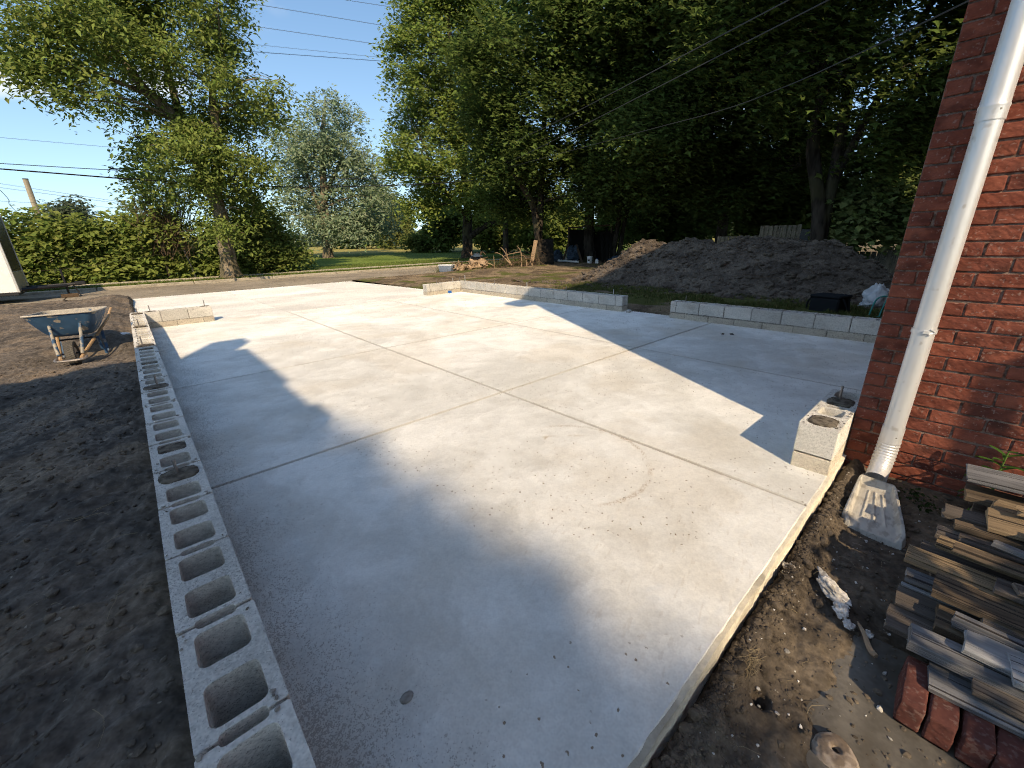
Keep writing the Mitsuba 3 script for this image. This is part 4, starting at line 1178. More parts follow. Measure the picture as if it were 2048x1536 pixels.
def fibre(p, L, r, w=.0016):
    a = r.uniform(0, 6.3)
    n = 4
    q = [np.array(p) + np.array([0, 0, .004])]
    for i in range(n):
        a += r.normal(0, .5)
        q.append(q[-1] + np.array([math.cos(a), math.sin(a), 0]) * L / n)
    q = np.array(q); q[:, 2] += np.sin(np.linspace(0, np.pi, n + 1)) * r.uniform(.0, .02)
    return tube(q, np.linspace(w, w * .5, n + 1), 4, cap=False)


rr = np.random.default_rng(15)
fl = []
for i in range(120):
    p = on(h_left, -4.4, -2.92, .3, 7.0)(rr); p[2] += .006
    fl.append(fibre(p, rr.uniform(.03, .16), rr, rr.choice([.0008, .0011, .0015, .002], p=[.4, .35, .2, .05])))
single("root_fibres", "thin pale roots and straw lying on the dark left yard", "roots", cat(fl), "straw", kind="stuff")
fl = []
for i in range(70):
    x, y = rr.uniform(-2.0, .3), -.06 - .8 * rr.uniform()
    fl.append(fibre([x, y, float(h_front(np.array([x]), np.array([y]))[0]) + .003], rr.uniform(.02, .11), rr, rr.choice([.0006, .0008, .0012])))
for i in range(70):
    a = rr.normal(0, .9)
    p = np.array([-1.44 + rr.normal(0, .03), -.075 + rr.normal(0, .012), -.075 + rr.uniform(0, .02)])
    fl.append(tube([p, p + [.035 * math.sin(a), -.02 - .02 * rr.uniform(), .012], p + [.075 * math.sin(a), -.045 * rr.uniform(.3, 1), rr.uniform(-.01, .02)]], [.0009, .0008, .0005], 4, cap=False))
single("straw", "dry straw and a tuft of dead grass along the slab's near edge", "straw", cat(fl), "straw", kind="stuff")
for (x, y, s, lb) in ((-.86, -.060, (.040, .022, .022), "lump of white mortar rubble jammed against the slab edge"),
                      (-.86, -.215, (.085, .030, .022), "long crumbling lump of white plaster on the trodden soil"),
                      (-.955, -.262, (.032, .024, .018), "smaller white plaster lump beside the long crumbling one"),
                      (-1.005, -.30, (.022, .016, .010), "flat pale chip of stone left of the brown wood splinter"),
                      (-1.0, -.36, (.016, .011, .008), "tiny pale stone right of the brown wood splinter")):
    m = lump(int(abs(x) * 100), 3, .9)
    vv = np.asarray(m.vertices); vv = vv * (1 + .35 * (meshkit.fbm(vv * 6, 3, 4)[:, None] - .5)) * s
    vv = vv @ rotm(math.radians(-142 if s[0] > .05 else 20)).T
    single("rubble_lump", lb, "rubble", TM(vv + [x, y, -.085 + s[2] * .4], m.faces), "rubble_white", smooth=True)
sp = smoothpath([[-.955, -.318, -.09], [-1.01, -.345, -.082], [-1.065, -.372, -.088], [-1.085, -.392, -.086]], 5)
m = tube(sp, np.interp(np.linspace(0, 1, len(sp)), [0, .2, .8, 1], [.003, .007, .011, .008]), 6)
single("wood_splinter", "brown curved wood splinter lying on the soil by the plank pile", "wood splinter", m, "branch_pale", vary=.5)
# a round stone with a hole at the lower edge
a = np.linspace(0, 2 * np.pi, 29)[:-1]
prof = [(.012, .004), (.011, .020), (.022, .026), (.045, .020), (.056, .006), (.055, -.02)]
rv = np.array([[rad * (1 + .06 * math.sin(3 * t + 1)) * math.cos(t), rad * (1 + .06 * math.sin(3 * t + 1)) * math.sin(t), z] for rad, z in prof for t in a])
rf_ = [[i * 28 + j, i * 28 + (j + 1) % 28, (i + 1) * 28 + (j + 1) % 28, (i + 1) * 28 + j] for i in range(5) for j in range(28)]
rv[:, 2] += .006 * (meshkit.fbm(rv * 60, 3, 2) - .5)
single("holed_stone", "round brown stone with a hole in it at the lower edge of the picture", "stone", (rv + [-1.525, -.365, -.112], [q_[::-1] for q_ in rf_]), "stone_brown", smooth=True)
single("slab_drip", "small grey round dab of mortar stuck on the slab near the bottom edge", "mortar dab", xf(TM(np.asarray(LUMPS[3].vertices) * [.022, .017, .006], LUMPS[3].faces), (-2.405, .57, .002)), "mortar_grey", smooth=True)
ml = [xf(TM(np.asarray(LUMPS[i % 8].vertices) * [.035, .022, .010], LUMPS[i % 8].faces), (3.36 + dx, 1.96 + dy, .006), i) for i, (dx, dy) in enumerate(((0, 0), (.07, -.10), (.10, .07)))]
single("soil_blob", "dark clump of soil dropped on the shaded part of the slab", "soil clump", ml[0], "soil_clod", smooth=True)
single("soil_blob", "smaller clump of soil nearest the larger one on the shaded slab", "soil clump", ml[1], "soil_clod", smooth=True)

# ------------------------------------------------------------------ wheelbarrow
wb = thing("wheelbarrow", "battered blue wheelbarrow caked with dry cement, wheel towards the slab", "wheelbarrow")
WO, WR = np.array([-3.475, 6.99, -.01]), math.radians(-6)     # local +y runs back from the wheel to the handles


def W(m):
    return xf(TM(np.asarray(m.vertices) * .90, m.faces), WO, WR)


def loop(w, l0, l1, z, rc, n=5):
    """A rounded rectangle w wide from y = l0 to l1 at height z."""
    p = sg.box(-w / 2 + rc, l0 + rc, w / 2 - rc, l1 - rc).buffer(rc, quad_segs=n)
    c = np.array(p.exterior.coords)[:-1]
    k = int(np.argmin((c[:, 0] - 9e-3) ** 2 + (c[:, 1] + 9) ** 2))
    c = np.roll(c, -k, axis=0)
    return np.column_stack([c, np.full(len(c), z)])


def loft(ls, close=True):
    n = len(ls[0]); v = np.vstack(ls); f = []
    for i in range(len(ls) - 1):
        for j in range(n):
            k = (j + 1) % n
            f.append([i * n + j, i * n + k, (i + 1) * n + k, (i + 1) * n + j])
    f = [[q[0], q[1], q[2]] for q in f] + [[q[0], q[2], q[3]] for q in f]
    if close:
        v = np.vstack([v, ls[-1].mean(0)])
        e = len(v) - 1
        f += [[(len(ls) - 1) * n + j, (len(ls) - 1) * n + (j + 1) % n, e] for j in range(n)]
    return TM(v, f)


tray_l = [(.70, .02, 1.02, .655, .10), (.66, .06, .99, .60, .10), (.58, .13, .92, .50, .11), (.48, .21, .82, .405, .12), (.42, .26, .76, .370, .12), (.30, .36, .66, .362, .10)]
rs_ = np.random.default_rng(3)
def lift(l):
    return l + np.stack([l[:, 0] * 0, l[:, 1] * 0, .05 * np.clip(1 - l[:, 1] / .5, 0, 1) * np.clip((l[:, 2] - .36) / .29, 0, 1)], 1)


tray = loft([lift(loop(*a)) for a in tray_l])
inner = loft([lift(loop(a[0] - .008, a[1] + .004, a[2] - .004, a[3] + .004, a[4])) for a in tray_l])
for nm_, m, u in (("tray", tray, .59), ("tray_lining", inner, .34)):
    m = W(m)
    put(wb, nm_, m, "barrow_paint", smooth=True, uv=np.tile([u, 0.0], (len(m.vertices), 1)), label="cement crusted inside of the tray" if nm_ == "tray_lining" else None)
rim = lift(loop(.712, .015, 1.03, .657, .10))
put(wb, "rim", W(tube(np.vstack([rim, rim[:2]]), .0105, 8, cap=False)), "dry_cement", vary=.5)


def wheel(R_, w):
    prof = [(R_ * .52, -w * .36), (R_ * .80, -w * .5), (R_ * .95, -w * .42), (R_, -w * .2), (R_, w * .2), (R_ * .95, w * .42), (R_ * .80, w * .5), (R_ * .52, w * .36)]
    n = 40
    v = np.array([[x, rr_ * math.cos(t), rr_ * math.sin(t)] for rr_, x in prof for t in np.arange(n) * 2 * np.pi / n])
    f = [[i * n + j, i * n + (j + 1) % n, (i + 1) * n + (j + 1) % n, (i + 1) * n + j] for i in range(len(prof) - 1) for j in range(n)]
    f = [q[:3] for q in f] + [[q[0], q[2], q[3]] for q in f]
    return TM(v, f)


WRAD, WC = .168, np.array([0, .0, .168])
put(wb, "tyre", W(xf(wheel(WRAD - .006, .105), WC)), "rubber", smooth=True, vary=.9)
tr = []
for k in range(38):
    for sx in (-1, 0, 1):
        a_ = (k + .5 * (sx == 0)) * 2 * math.pi / 38
        tr.append(xf(cbox(.030, .017, .010, .002, (sx * .031, 0, WRAD - .004 - .004 * abs(sx)), math.radians(24 * (1 if sx >= 0 else -1))), WC, 0, a_, 0))
put(wb, "tread", W(cat(tr)), "rubber", kind="stuff", vary=.9)
put(wb, "wheel_rim", W(xf(trimesh.creation.cylinder(.088, .07, sections=24), WC, 0, 0, math.pi / 2)), "dry_cement")
put(wb, "axle", W(xf(trimesh.creation.cylinder(.012, .23, sections=10), WC, 0, 0, math.pi / 2)), "black_steel")
for s in (-1, 1):
    put(wb, "handle", W(tube([[s * .10, -.16, .125], [s * .135, .10, .19], [s * .22, .62, .33], [s * .30, 1.15, .48], [s * .32, 1.52, .585]], [.019, .019, .019, .019, .017], 8)), "handle_wood", vary=.4, label="wooden handle rail showing bare wood" if s > 0 else None)
    put(wb, "brace", W(tube([[s * .115, -.10, .17], [s * .135, .0, .34], [s * .15, .125, .555]], [.021, .021, .017], 8)), "barrow_paint", uv=None if False else np.tile([.47, 0.0], (26, 1)), smooth=True)
    put(wb, "brace_bolt", W(xf(cbox(.05, .016, .034, .006), (s * .15, .115, .562), 0, .5)), "aluminium")
    lg = [[s * .20, .42, .30], [s * .245, .52, .10], [s * .25, .54, .005], [s * .25, .64, .005], [s * .24, .70, .14], [s * .24, .76, .36]]
    put(wb, "leg", W(cat([box(.036, .006, np.linalg.norm(np.array(b_) - a_), (np.array(a_) + b_) / 2, 0, -math.atan2(b_[1] - a_[1], b_[2] - a_[2])) for a_, b_ in ((np.array(p), np.array(q)) for p, q in zip(lg[:-1], lg[1:]))])), "barrow_paint", uv=np.tile([.60, 0.0], (40, 1)))
put(wb, "wheel_guard", W(tube(smoothpath([[-.145, -.10, .13], [-.14, -.205, .118], [0, -.222, .112], [.14, -.205, .118], [.145, -.10, .13]], 5), .016, 8)), "rebar_steel", vary=.7)
put(wb, "cross_brace", W(cbox(.44, .035, .022, .003, (0, .5, .29))), "black_steel")

# ------------------------------------------------------------------ splash block
sb_ = thing("splash_block", "ribbed cream plastic splash block under the downspout, dirty at its lower end", "splash block")
A, B = np.array([.215, -.198, 0]), np.array([-.285, -.262, 0])
nL, nW = 96, 72
vv = []
for i in range(nL):
    t = i / (nL - 1)
    c = A + (B - A) * t
    wd = (.086 + .058 * t) * (1 - .16 * sst(.84, 1.0, t)) * (1 - .14 * (1 - sst(0, .10, t)))
    for j in range(nW):
        s = -1 + 2 * j / (nW - 1)
        side = sst(.70, .80, abs(s)) * (1 - .45 * sst(.7, 1, t))
        fall = max(sst(.92, 1.0, abs(s)), 1 - sst(0, .035, t), sst(.965, 1, t))
        z = .012 + .034 * max(side, 1 - sst(.045, .115, t)) - .06 * fall
        for k, ce_ in enumerate((-.34, 0, .34)):
            if .20 < t < .80: z += .008 * math.exp(-((s - ce_ * (.75 + .45 * t)) / .045) ** 2) * sst(.20, .24, t) * (1 - sst(.76, .80, t))
        if math.hypot((t - .83) / .03, (s + .80) / .07) < 1 or math.hypot((t - .16) / .03, (s - .82) / .08) < 1: z -= .006
        zz = -.058 - .052 * t + z
        vv.append([c[0] + .11 * s * wd * (-.9), c[1] - s * wd, zz])
ff = [[i * nW + j, (i + 1) * nW + j, (i + 1) * nW + j + 1, i * nW + j + 1] for i in range(nL - 1) for j in range(nW - 1)]
vv = np.array(vv)
col = np.array([.44, .425, .385]) * (.80 + .36 * meshkit.fbm(vv * [30, 60, 30], 4, 3)[:, None])
dirt = sst(.52, .66, meshkit.fbm(vv * [22, 45, 20], 4, 9))[:, None]
col = col * (1 - .4 * dirt) + np.array([.12, .10, .08]) * .4 * dirt
put(sb_, "trough", (vv, ff), "matte", smooth=True, color=col)

# ------------------------------------------------------------------ plank pile and paver bricks by the house
def plank_mesh(L, w, th, r, ragged=.012, groove=False):
    """A weathered board along -y from y = 0, with a worn end; the uv run along and across the grain."""
    ny = max(5, int(L / .09)); ys = -np.concatenate([[0], np.cumsum(np.full(ny, L / ny))])
    b = min(.004, th * .25)
    prof = [(-w / 2, -th / 2 + b), (-w / 2 + b, -th / 2), (w / 2 - b, -th / 2), (w / 2, -th / 2 + b), (w / 2, th / 2 - b), (w / 2 - b, th / 2), (0, th / 2), (-w / 2 + b, th / 2), (-w / 2, th / 2 - b)]
    if groove:
        prof = [(-w / 2, -th / 2), (w / 2, -th / 2), (w / 2, th / 2), (-w / 2 + .012, th / 2), (-w / 2 + .012, th * .18), (-w / 2 - .008, th * .18), (-w / 2 - .008, -th * .2), (-w / 2, -th * .2)]
    n = len(prof); v, uv = [], []
    per = np.concatenate([[0], np.cumsum([math.dist(prof[i], prof[(i + 1) % n]) for i in range(n)])])
    for k, y in enumerate(ys):
        bow = .004 * math.sin(k / ny * 3.1 + r.uniform(-.1, .1))
        for i, (x, z) in enumerate(prof):
            e = r.uniform(-ragged, ragged) if k == 0 else 0
            v.append([x + r.normal(0, .0006), y + e, z + bow + r.normal(0, .0005)])
            uv.append([y, per[i]])
    f = []
    for k in range(len(ys) - 1):
        for i in range(n):
            j = (i + 1) % n
            f += [[k * n + i, k * n + j, (k + 1) * n + j], [k * n + i, (k + 1) * n + j, (k + 1) * n + i]]
    base = len(v)
    v += v[:n]; uv += [[.0 + 3 * p_[0], p_[1] * 3 + .2] for p_ in prof]
    cpt = np.mean(v[base:], 0); v.append(cpt); uv.append([0, .2])
    f += [[base + (i + 1) % n, base + i, base + n] for i in range(n)]
    return np.array(v, float), np.array(f), np.array(uv, float)


WK = {"grey": 0, "dark": 1, "tan": 2, "brown": 3, "pale": 4, "fence": 5}


def plank(name, label, x, y, z, w, th, L, yaw=0.0, tilt=0.0, roll=0.0, kind="grey", seed=0, ragged=.006, groove=False, group=None, category="plank"):
    r = np.random.default_rng(seed)
    v, f, uv = plank_mesh(L, w, th, r, ragged, groove)
    v = v @ rotm(math.radians(yaw), math.radians(tilt), math.radians(roll)).T + [x, y, z]
    uv = uv + [r.uniform(0, 30), 10 * WK[kind] + .1 + r.uniform(0, 8) * 0 + .2 * r.integers(0, 9)]
    return single(name, label, category, (v, f), "wood", uv=uv, group=group)


PL = [  # x, end y, z, width, thickness, length, yaw, tilt, kind, label
    (.065, -.505, .235, .19, .022, 1.3, 3, -1, "grey", "weathered grey board on top of the plank pile, nearest the brick wall"),
    (-.115, -.60, .185, .13, .02, 1.2, -6, 0, "tan", "splintered tan board end beneath the topmost grey board"),
    (-.265, -.587, .185, .185, .022, 1.4, 2, -1, "tan", "wide tan sunlit board in the middle of the plank pile with a knot"),
    (-.345, -.50, .150, .05, .03, .9, 4, 0, "brown", "short brown batten end left of the wide tan board"),
    (-.40, -.455, .120, .10, .022, 1.5, 1, 0, "dark", "dark board shadowed under the short batten"),
    (-.52, -.462, .140, .055, .035, 1.5, -4, 0, "tan", "long thin tan moulding with a grooved edge lying across the pile"),
    (-.445, -.52, .150, .045, .02, 1.3, -2, 0, "dark", "dark narrow strip behind the thin tan moulding"),
    (-.455, -.425, .045, .12, .025, 1.4, 0, 0, "dark", "dark board low in the pile next to the splash block"),
    (-.66, -.388, .118, .105, .024, 1.6, -2, 0, "tan", "long pale tan board with tongue edge at the upper left of the pile"),
    (-.745, -.402, .078, .06, .03, 1.3, 2, 0, "grey", "grey batten end with a slanted cut under the long pale tan board"),
    (-.775, -.40, .048, .02, .012, .9, 0, 0, "pale", "thin whitish stick between two boards at the pile's left side"),
    (-.80, -.476, .118, .135, .026, 1.6, -3, 0, "brown", "wide brown board with a split orange edge in the middle of the pile"),
    (-.83, -.395, .030, .13, .022, 1.5, 0, 0, "dark", "dark charcoal board sticking out left under the wide brown board"),
    (-.965, -.385, .020, .135, .024, 1.5, 1, 0, "dark", "dark grey lowest board sticking out furthest left"),
    (-.905, -.50, .060, .12, .035, .7, 0, 0, "brown", "short brown block end deep between two boards"),
    (-.925, -.535, .098, .05, .034, 1.4, -3, 0, "grey", "grey moulding with a double edge below the wide brown board"),
    (-.865, -.60, .105, .09, .022, 1.3, 0, 0, "dark", "dark board right of the grey double edged moulding"),
    (-1.065, -.448, .058, .10, .04, 1.5, 2, 0, "grey", "thick grey timber above the first paver brick"),
    (-1.005, -.565, .095, .125, .024, 1.2, -2, -1, "pale", "pale silvery wide board end above the thick grey timber"),
    (-1.055, -.66, .105, .12, .024, 1.2, 6, -1, "pale", "pale silver board at the right picture edge beside the other silvery one"),
    (-1.145, -.513, .010, .115, .022, 1.4, 3, -1, "grey", "blue grey weathered board resting on the paver bricks"),
    (-.60, -.50, .185, .05, .02, 1.2, -3, 0, "brown", "thin brown strip lying on the pile beside the moulding"),
    (-.70, -.62, .150, .09, .02, 1.1, -4, 0, "dark", "dark board resting between the long tan and the wide brown board"),
    (-.36, -.70, .215, .05, .018, 1.0, -7, 0, "brown", "thin brown stick lying askew on the wide tan board"),
    (-.20, -.47, .130, .09, .03, 1.2, 0, 0, "dark", "dark beam end shadowed under the splintered tan board"),
    (.02, -.52, .155, .16, .03, 1.2, 1, 0, "brown", "brown board second from the top near the brick wall"),
    (.18, -.62, .19, .10, .022, 1.2, 2, 0, "grey", "grey board end leaning against the brick wall behind the weed"),
    (-.02, -.56, .075, .18, .04, 1.2, -1, 0, "dark", "dark timber low in the pile near the brick wall"),
    (-.30, -.52, .055, .16, .03, 1.3, 0, 0, "dark", "dark board under the short batten ends"),
    (-.60, -.47, .030, .16, .03, 1.3, 1, 0, "dark", "dark board low under the long pale tan board"),
    (-1.12, -.60, .048, .09, .02, 1.2, 0, 0, "dark", "dark strip between the thick timber and the blue grey board"),
]
PL += [(-.20, -.66, .232, .07, .018, .8, 14, 2, "tan", "short splintered tan lath askew on top of the pile"),
       (-.50, -.60, .205, .035, .02, .9, -13, 1, "grey", "thin grey lath lying crossways over the middle of the pile"),
       (-.72, -.66, .175, .06, .018, .7, 11, 2, "dark", "dark lath lying askew behind the wide brown board"),
       (-.93, -.70, .140, .045, .02, .7, -9, 1, "brown", "brown lath lying askew behind the silvery boards"),
       (.10, -.74, .262, .06, .016, .7, -12, 1, "dark", "dark lath lying askew on the topmost grey board")]
PL += [(-.08, -.80, .215, .10, .02, .9, 5, -2, "tan", "tan board set back behind the splintered board end"),
       (-.42, -.74, .192, .07, .022, .9, -6, -1, "grey", "grey board set back behind the thin tan moulding"),
       (-.56, -.76, .215, .05, .018, .8, 9, -1, "brown", "brown batten lying high across the middle boards"),
       (-.80, -.80, .185, .10, .02, .8, -5, -1, "grey", "grey board set back on the wide brown board"),
       (.20, -.55, .060, .15, .03, 1.0, 1, 0, "brown", "brown board on the ground against the brick wall"),
       (-.97, -.80, .165, .06, .02, .6, 8, -1, "dark", "dark batten lying askew between the silvery boards")]
for i, (x, y, z, w, th, L, yaw, tilt, k, lb) in enumerate(PL):
    plank("plank", lb, x, y, z - .012, w, th, L, yaw, tilt, rr.uniform(-3, 3), k, 200 + i, .014 if "splinter" in lb else .004, "moulding" in lb or "tongue" in lb)
for i, lb in enumerate(("leftmost worn red paver brick on edge under the blue grey board", "second worn red paver brick from the left in the row", "third worn red paver brick from the left in the row", "fourth worn paver brick, greyed, at the right picture edge", "fifth paver brick mostly outside the picture")):
    r = np.random.default_rng(300 + i)
    m = trimesh.creation.box((.205, .062, .098)); m = m.subdivide().subdivide().subdivide()
    v = np.asarray(m.vertices)
    h = np.array([.1025, .031, .049]); b = .007
    q = np.clip(np.abs(v) - (h - b), 0, None); ln = np.linalg.norm(q, axis=1, keepdims=True) + 1e-9
    v = np.sign(v) * (np.minimum(np.abs(v), h - b) + q / ln * np.minimum(ln, b))
    v += (meshkit.fbm(v * 26 + i * 9, 3, i)[:, None] - .5) * .006 * np.sign(v)
    single("paver_brick", lb, "brick", TM(v @ rotm(math.radians(r.uniform(-3, 3)), math.radians(r.uniform(-3, 3)), r.uniform(-.03, .03)).T + [-1.185 - .004 * i, -.490 - .068 * i, -.060], m.faces), "paver_brick", smooth=True)

# weed by the wall
wd = thing("weed", "bright green weed with long pointed leaves growing against the brick wall", "weed")
base = np.array([.285, -.635, -.04]); top = np.array([.27, -.622, .30])
stem = smoothpath([base, (base + top) / 2 + [.01, .008, 0], top], 6)
put(wd, "stem", tube(stem, np.linspace(.006, .003, len(stem)), 6), "matte", smooth=True, color=np.tile([.10, .16, .035], (len(stem) * 6 + 2, 1)))
r = np.random.default_rng(8)
for k in range(26):
    t = (k + 1) / 26
    p = stem[int(t * (len(stem) - 1))]
    a = k * 2.4
    L = (.135 - .085 * t) * r.uniform(.85, 1.15) + .02
    d = np.array([math.cos(a), math.sin(a), 0]); d[0] = min(d[0], .55) if d[0] > 0 else d[0]; sd = np.array([-d[1], d[0], 0])
    n = 6; vv = []
    for i in range(n):
        u = i / (n - 1)
        c = p + d * L * u + np.array([0, 0, L * (.55 * u - .75 * u * u * (1.2 - t))])
        w = .014 * math.sin(math.pi * min(1, u * .92 + .08)) ** .8 * (1 - .3 * t) + .0005
        vv += [c - sd * w + [0, 0, .004], c - [0, 0, .002], c + sd * w + [0, 0, .004]]
    ff = [[3 * i + j, 3 * i + j + 1, 3 * i + j + 4, 3 * i + j + 3] for i in range(n - 1) for j in (0, 1)]
    put(wd, "leaf", (vv, ff), "leaf", smooth=True, color=np.tile(np.array([.085, .17, .035]) * r.uniform(.8, 1.25), (len(vv), 1)))
for k in range(2):
    cl = np.array([[.24 - .35 * k * .2, -.36 - .05 * k, -.055]]).repeat(60, 0) + r.normal(0, 1, (60, 3)) * [.03, .03, .010]
    m, c = leaf_mesh(cl, .022, np.tile([[.035, .060, .020]], (60, 1)) * r.uniform(.6, 1.5, (60, 1)), OVAL, r)
    single("ground_weed", ("low dark creeping weed at the foot of the brick wall right of the splash block", "second low creeping weed beside the brick wall, nearer the planks")[k], "weed", m, "leaf", color=c, kind="stuff")
lf = [xf(cbox(.05, .016, .003, .001), (.335, -.075, -.055), .7, .2, .3), xf(cbox(.03, .014, .003, .001), (.32, -.03, -.06), -.4, .1, -.4)]
single("dry_leaf", "curled pale dry leaf behind the downspout outlet", "leaf", lf[0], "straw")
single("dry_leaf", "small brown scrap at the corner foot of the brick wall", "leaf", lf[1], "branch_pale")

# ------------------------------------------------------------------ trailer on the road
tl = thing("trailer", "white enclosed trailer with a black front and tow bar at the left edge", "trailer")
TX, TY0, TY1, TZ0, TZ1 = -5.27, 18.90, 20.75, .20, 2.45
put(tl, "side_panel", cbox(5.0, .04, TZ1 - TZ0, .008, (TX - 2.52, TY0 + .02, (TZ0 + TZ1) / 2)), "white_panel")
put(tl, "side_panel", cbox(5.0, .04, TZ1 - TZ0, .008, (TX - 2.52, TY1 - .02, (TZ0 + TZ1) / 2)), "white_panel")
put(tl, "front_panel", cbox(.04, TY1 - TY0 - .10, TZ1 - TZ0 - .60, .005, (TX - .02, (TY0 + TY1) / 2, TZ0 + .57 + (TZ1 - TZ0 - .60) / 2)), "black_panel")
put(tl, "stone_guard", cbox(.05, TY1 - TY0 - .10, .56, .005, (TX - .017, (TY0 + TY1) / 2, TZ0 + .30)), "tread_plate", vary=.4, label="dusty tread plate guard low on the front")
for y in (TY0 + .02, TY1 - .02):
    put(tl, "corner_trim", cbox(.06, .05, TZ1 - TZ0 + .02, .010, (TX - .01, y - .003, (TZ0 + TZ1) / 2)), "aluminium")
put(tl, "roof", cbox(5.0, TY1 - TY0 - .06, .05, .01, (TX - 2.55, (TY0 + TY1) / 2, TZ1 - .05)), "white_panel")
put(tl, "floor", cbox(4.95, TY1 - TY0 - .02, .10, .01, (TX - 2.5, (TY0 + TY1) / 2, TZ0 - .04)), "black_steel")
ty = (TY0 + TY1) / 2 + .05
put(tl, "tow_bar", cat([tube([[TX - .5, ty + s * .75, .24], [TX + .95, ty + s * .05, .26]], .055, 6) for s in (-1, 1)] + [tube([[TX + .2, ty, .27], [TX + 1.30, ty, .29]], .055, 6)]), "black_steel")
put(tl, "coupler", cbox(.26, .12, .12, .02, (TX + 1.28, ty, .31)), "black_steel")
put(tl, "jack", tube([[TX + .92, ty + .14, .78], [TX + .92, ty + .14, -.02]], .030, 8), "black_steel")
put(tl, "jack_crank", cat([tube([[TX + .92, ty + .14, .74], [TX + .80, ty - .03, .74], [TX + .80, ty - .03, .66]], .012, 6)]), "black_steel")
put(tl, "safety_chain", tube(smoothpath([[TX + 1.1, ty + .05, .25], [TX + 1.16, ty + .03, .05], [TX + 1.20, ty - .02, -.09]], 5), .018, 6), "black_steel")
for x in (TX - 2.6, TX - 3.5):
    w_ = xf(wheel(.34, .2), (x, TY0 + .04, .22), math.pi / 2 * 0, 0, 0)
    put(tl, "wheel", xf(TM(np.asarray(wheel(.34, .2).vertices)[:, [1, 0, 2]], wheel(.34, .2).faces[:, ::-1]), (x, TY0 + .04, .20)), "rubber", smooth=True)
single("jack_block", "brown wooden block under the trailer's jack", "block", cbox(.42, .26, .11, .01, (TX + .93, ty + .12, -.075), .1), "twig")

# ------------------------------------------------------------------ poles and wires
up_ = thing("utility_pole", "pale bare wooden utility pole far behind the hedge at the left", "pole")
put(up_, "shaft", tube([[-6.42, 44.52, -.1], [-6.38, 44.52, 3.2], [-6.35, 44.52, 5.95]], [.17, .155, .14], 12), "pole_wood", vary=.5)
put(up_, "cap", xf(trimesh.creation.cylinder(.15, .06, sections=12), (-6.35, 44.52, 5.97)), "cable_grey")
slp = thing("street_lamp", "thin street lamp with a curved pale arm far behind the hedge", "street lamp")
put(slp, "arm", tube(smoothpath([at(-4.5, 1.8, 95), at(-4.9, 2.65, 95), at(-5.3, 2.8, 95)], 5), .09, 6), "aluminium")
put(slp, "post", tube([at(-4.5, -.8, 95), at(-4.5, 1.85, 95)], .10, 6), "aluminium")
put(slp, "lamp_head", cbox(.9, .3, .16, .04, at(-5.5, 2.78, 95)), "aluminium")


def wire(label, pts, rad, mat, sag=0.0):
    p = smoothpath(pts, 8)
    single("wire", label, "wire", tube(p, rad, 5, cap=False), mat)


def ext(p, q, k):
    return list(np.array(p) + (np.array(p) - np.array(q)) * k)


wire("thick black cable sagging low across the road before the trees", [[-40, 40, 6.9], [-5.38, 25.54, 4.32], [-1.91, 23.66, 4.02], [2.01, 23.2, 3.98], [5.56, 23.25, 4.10], [12.94, 24.07, 4.80], [17.05, 22.2, 5.25]], .026, "cable_black")
wire("thinner dark cable just above the thick black one at the left", [[-40, 41, 6.3], [-5.42, 26.54, 4.63], [-1.92, 24.66, 4.50], [3.98, 23.75, 4.50], [9.61, 24.0, 4.86], [17.05, 22.25, 5.5]], .014, "cable_black")
wire("highest service wire sloping up over the yard towards the house", [[17.05, 23.8, 6.71], [12.04, 15.97, 5.6], [7.3, 8.57, 4.5], [2.91, 1.71, 3.57], [1.95, .21, 3.36], [1.85, .0, 3.33]], .007, "cable_grey")
wire("middle service wire sloping up over the yard towards the house", [[16.2, 23.16, 5.48], [12.97, 17.82, 4.97], [8.0, 9.6, 4.2], [3.02, 1.37, 3.49], [2.3, .18, 3.38], [2.2, .0, 3.37]], .007, "cable_grey")
wire("lowest service wire with a gentle sag over the dirt pile", [[16.9, 22.6, 5.2], [13.39, 20.06, 4.8], [9.61, 8.19, 4.27], [7.27, 4.24, 3.79], [5.79, 2.55, 3.55], [4.08, 1.28, 3.25], [2.4, .0, 3.0]], .007, "cable_grey")
for i, (a, b, rd_) in enumerate([((11.71, 57.91, 25.22), (26.95, 51.81, 24.84), .022), ((12.61, 57.67, 23.29), (26.28, 52.19, 23.03), .022), ((12.73, 57.64, 21.67), (26.65, 51.98, 21.8), .016), ((7.49, 38.34, 14.44), (18.16, 36.1, 15.44), .018), ((16.37, 56.55, 26.9), (27.13, 51.71, 26.71), .020)]):
    wire(("upper of the high power lines crossing the sky gap", "second high power line crossing the sky gap", "faint high power line above the lowest one in the sky gap", "dark nearest line crossing the sky gap below the others", "topmost faint power line at the upper frame edge")[i], [ext(a, b, 1.6), a, b, ext(b, a, 1.2)], rd_, "cable_grey" if i != 3 else "cable_black")
for i, (a, b) in enumerate([((-7.23, 49.47, 9.15), (-1.06, 49.64, 9.21)), ((-8.09, 49.38, 6.08), (-2.08, 49.67, 5.16)), ((-8.17, 49.37, 5.81), (-2.27, 49.67, 5.04))]):
    wire(("lone thin wire high in the sky left of the leaning tree", "upper of two thin wires sloping down behind the bare pole", "lower of two thin wires sloping down behind the bare pole")[i], [ext(a, b, 4), a, b, ext(b, a, 1.0)], .013, "cable_grey")
wire("slack dark wire curving down to the hedge at the left edge", [[-10, 44, 9.5], [-7.67, 44.4, 5.21], [-7.49, 44.42, 4.31], [-7.06, 44.46, 3.45], [-6.5, 44.5, 2.9]], .018, "cable_black")

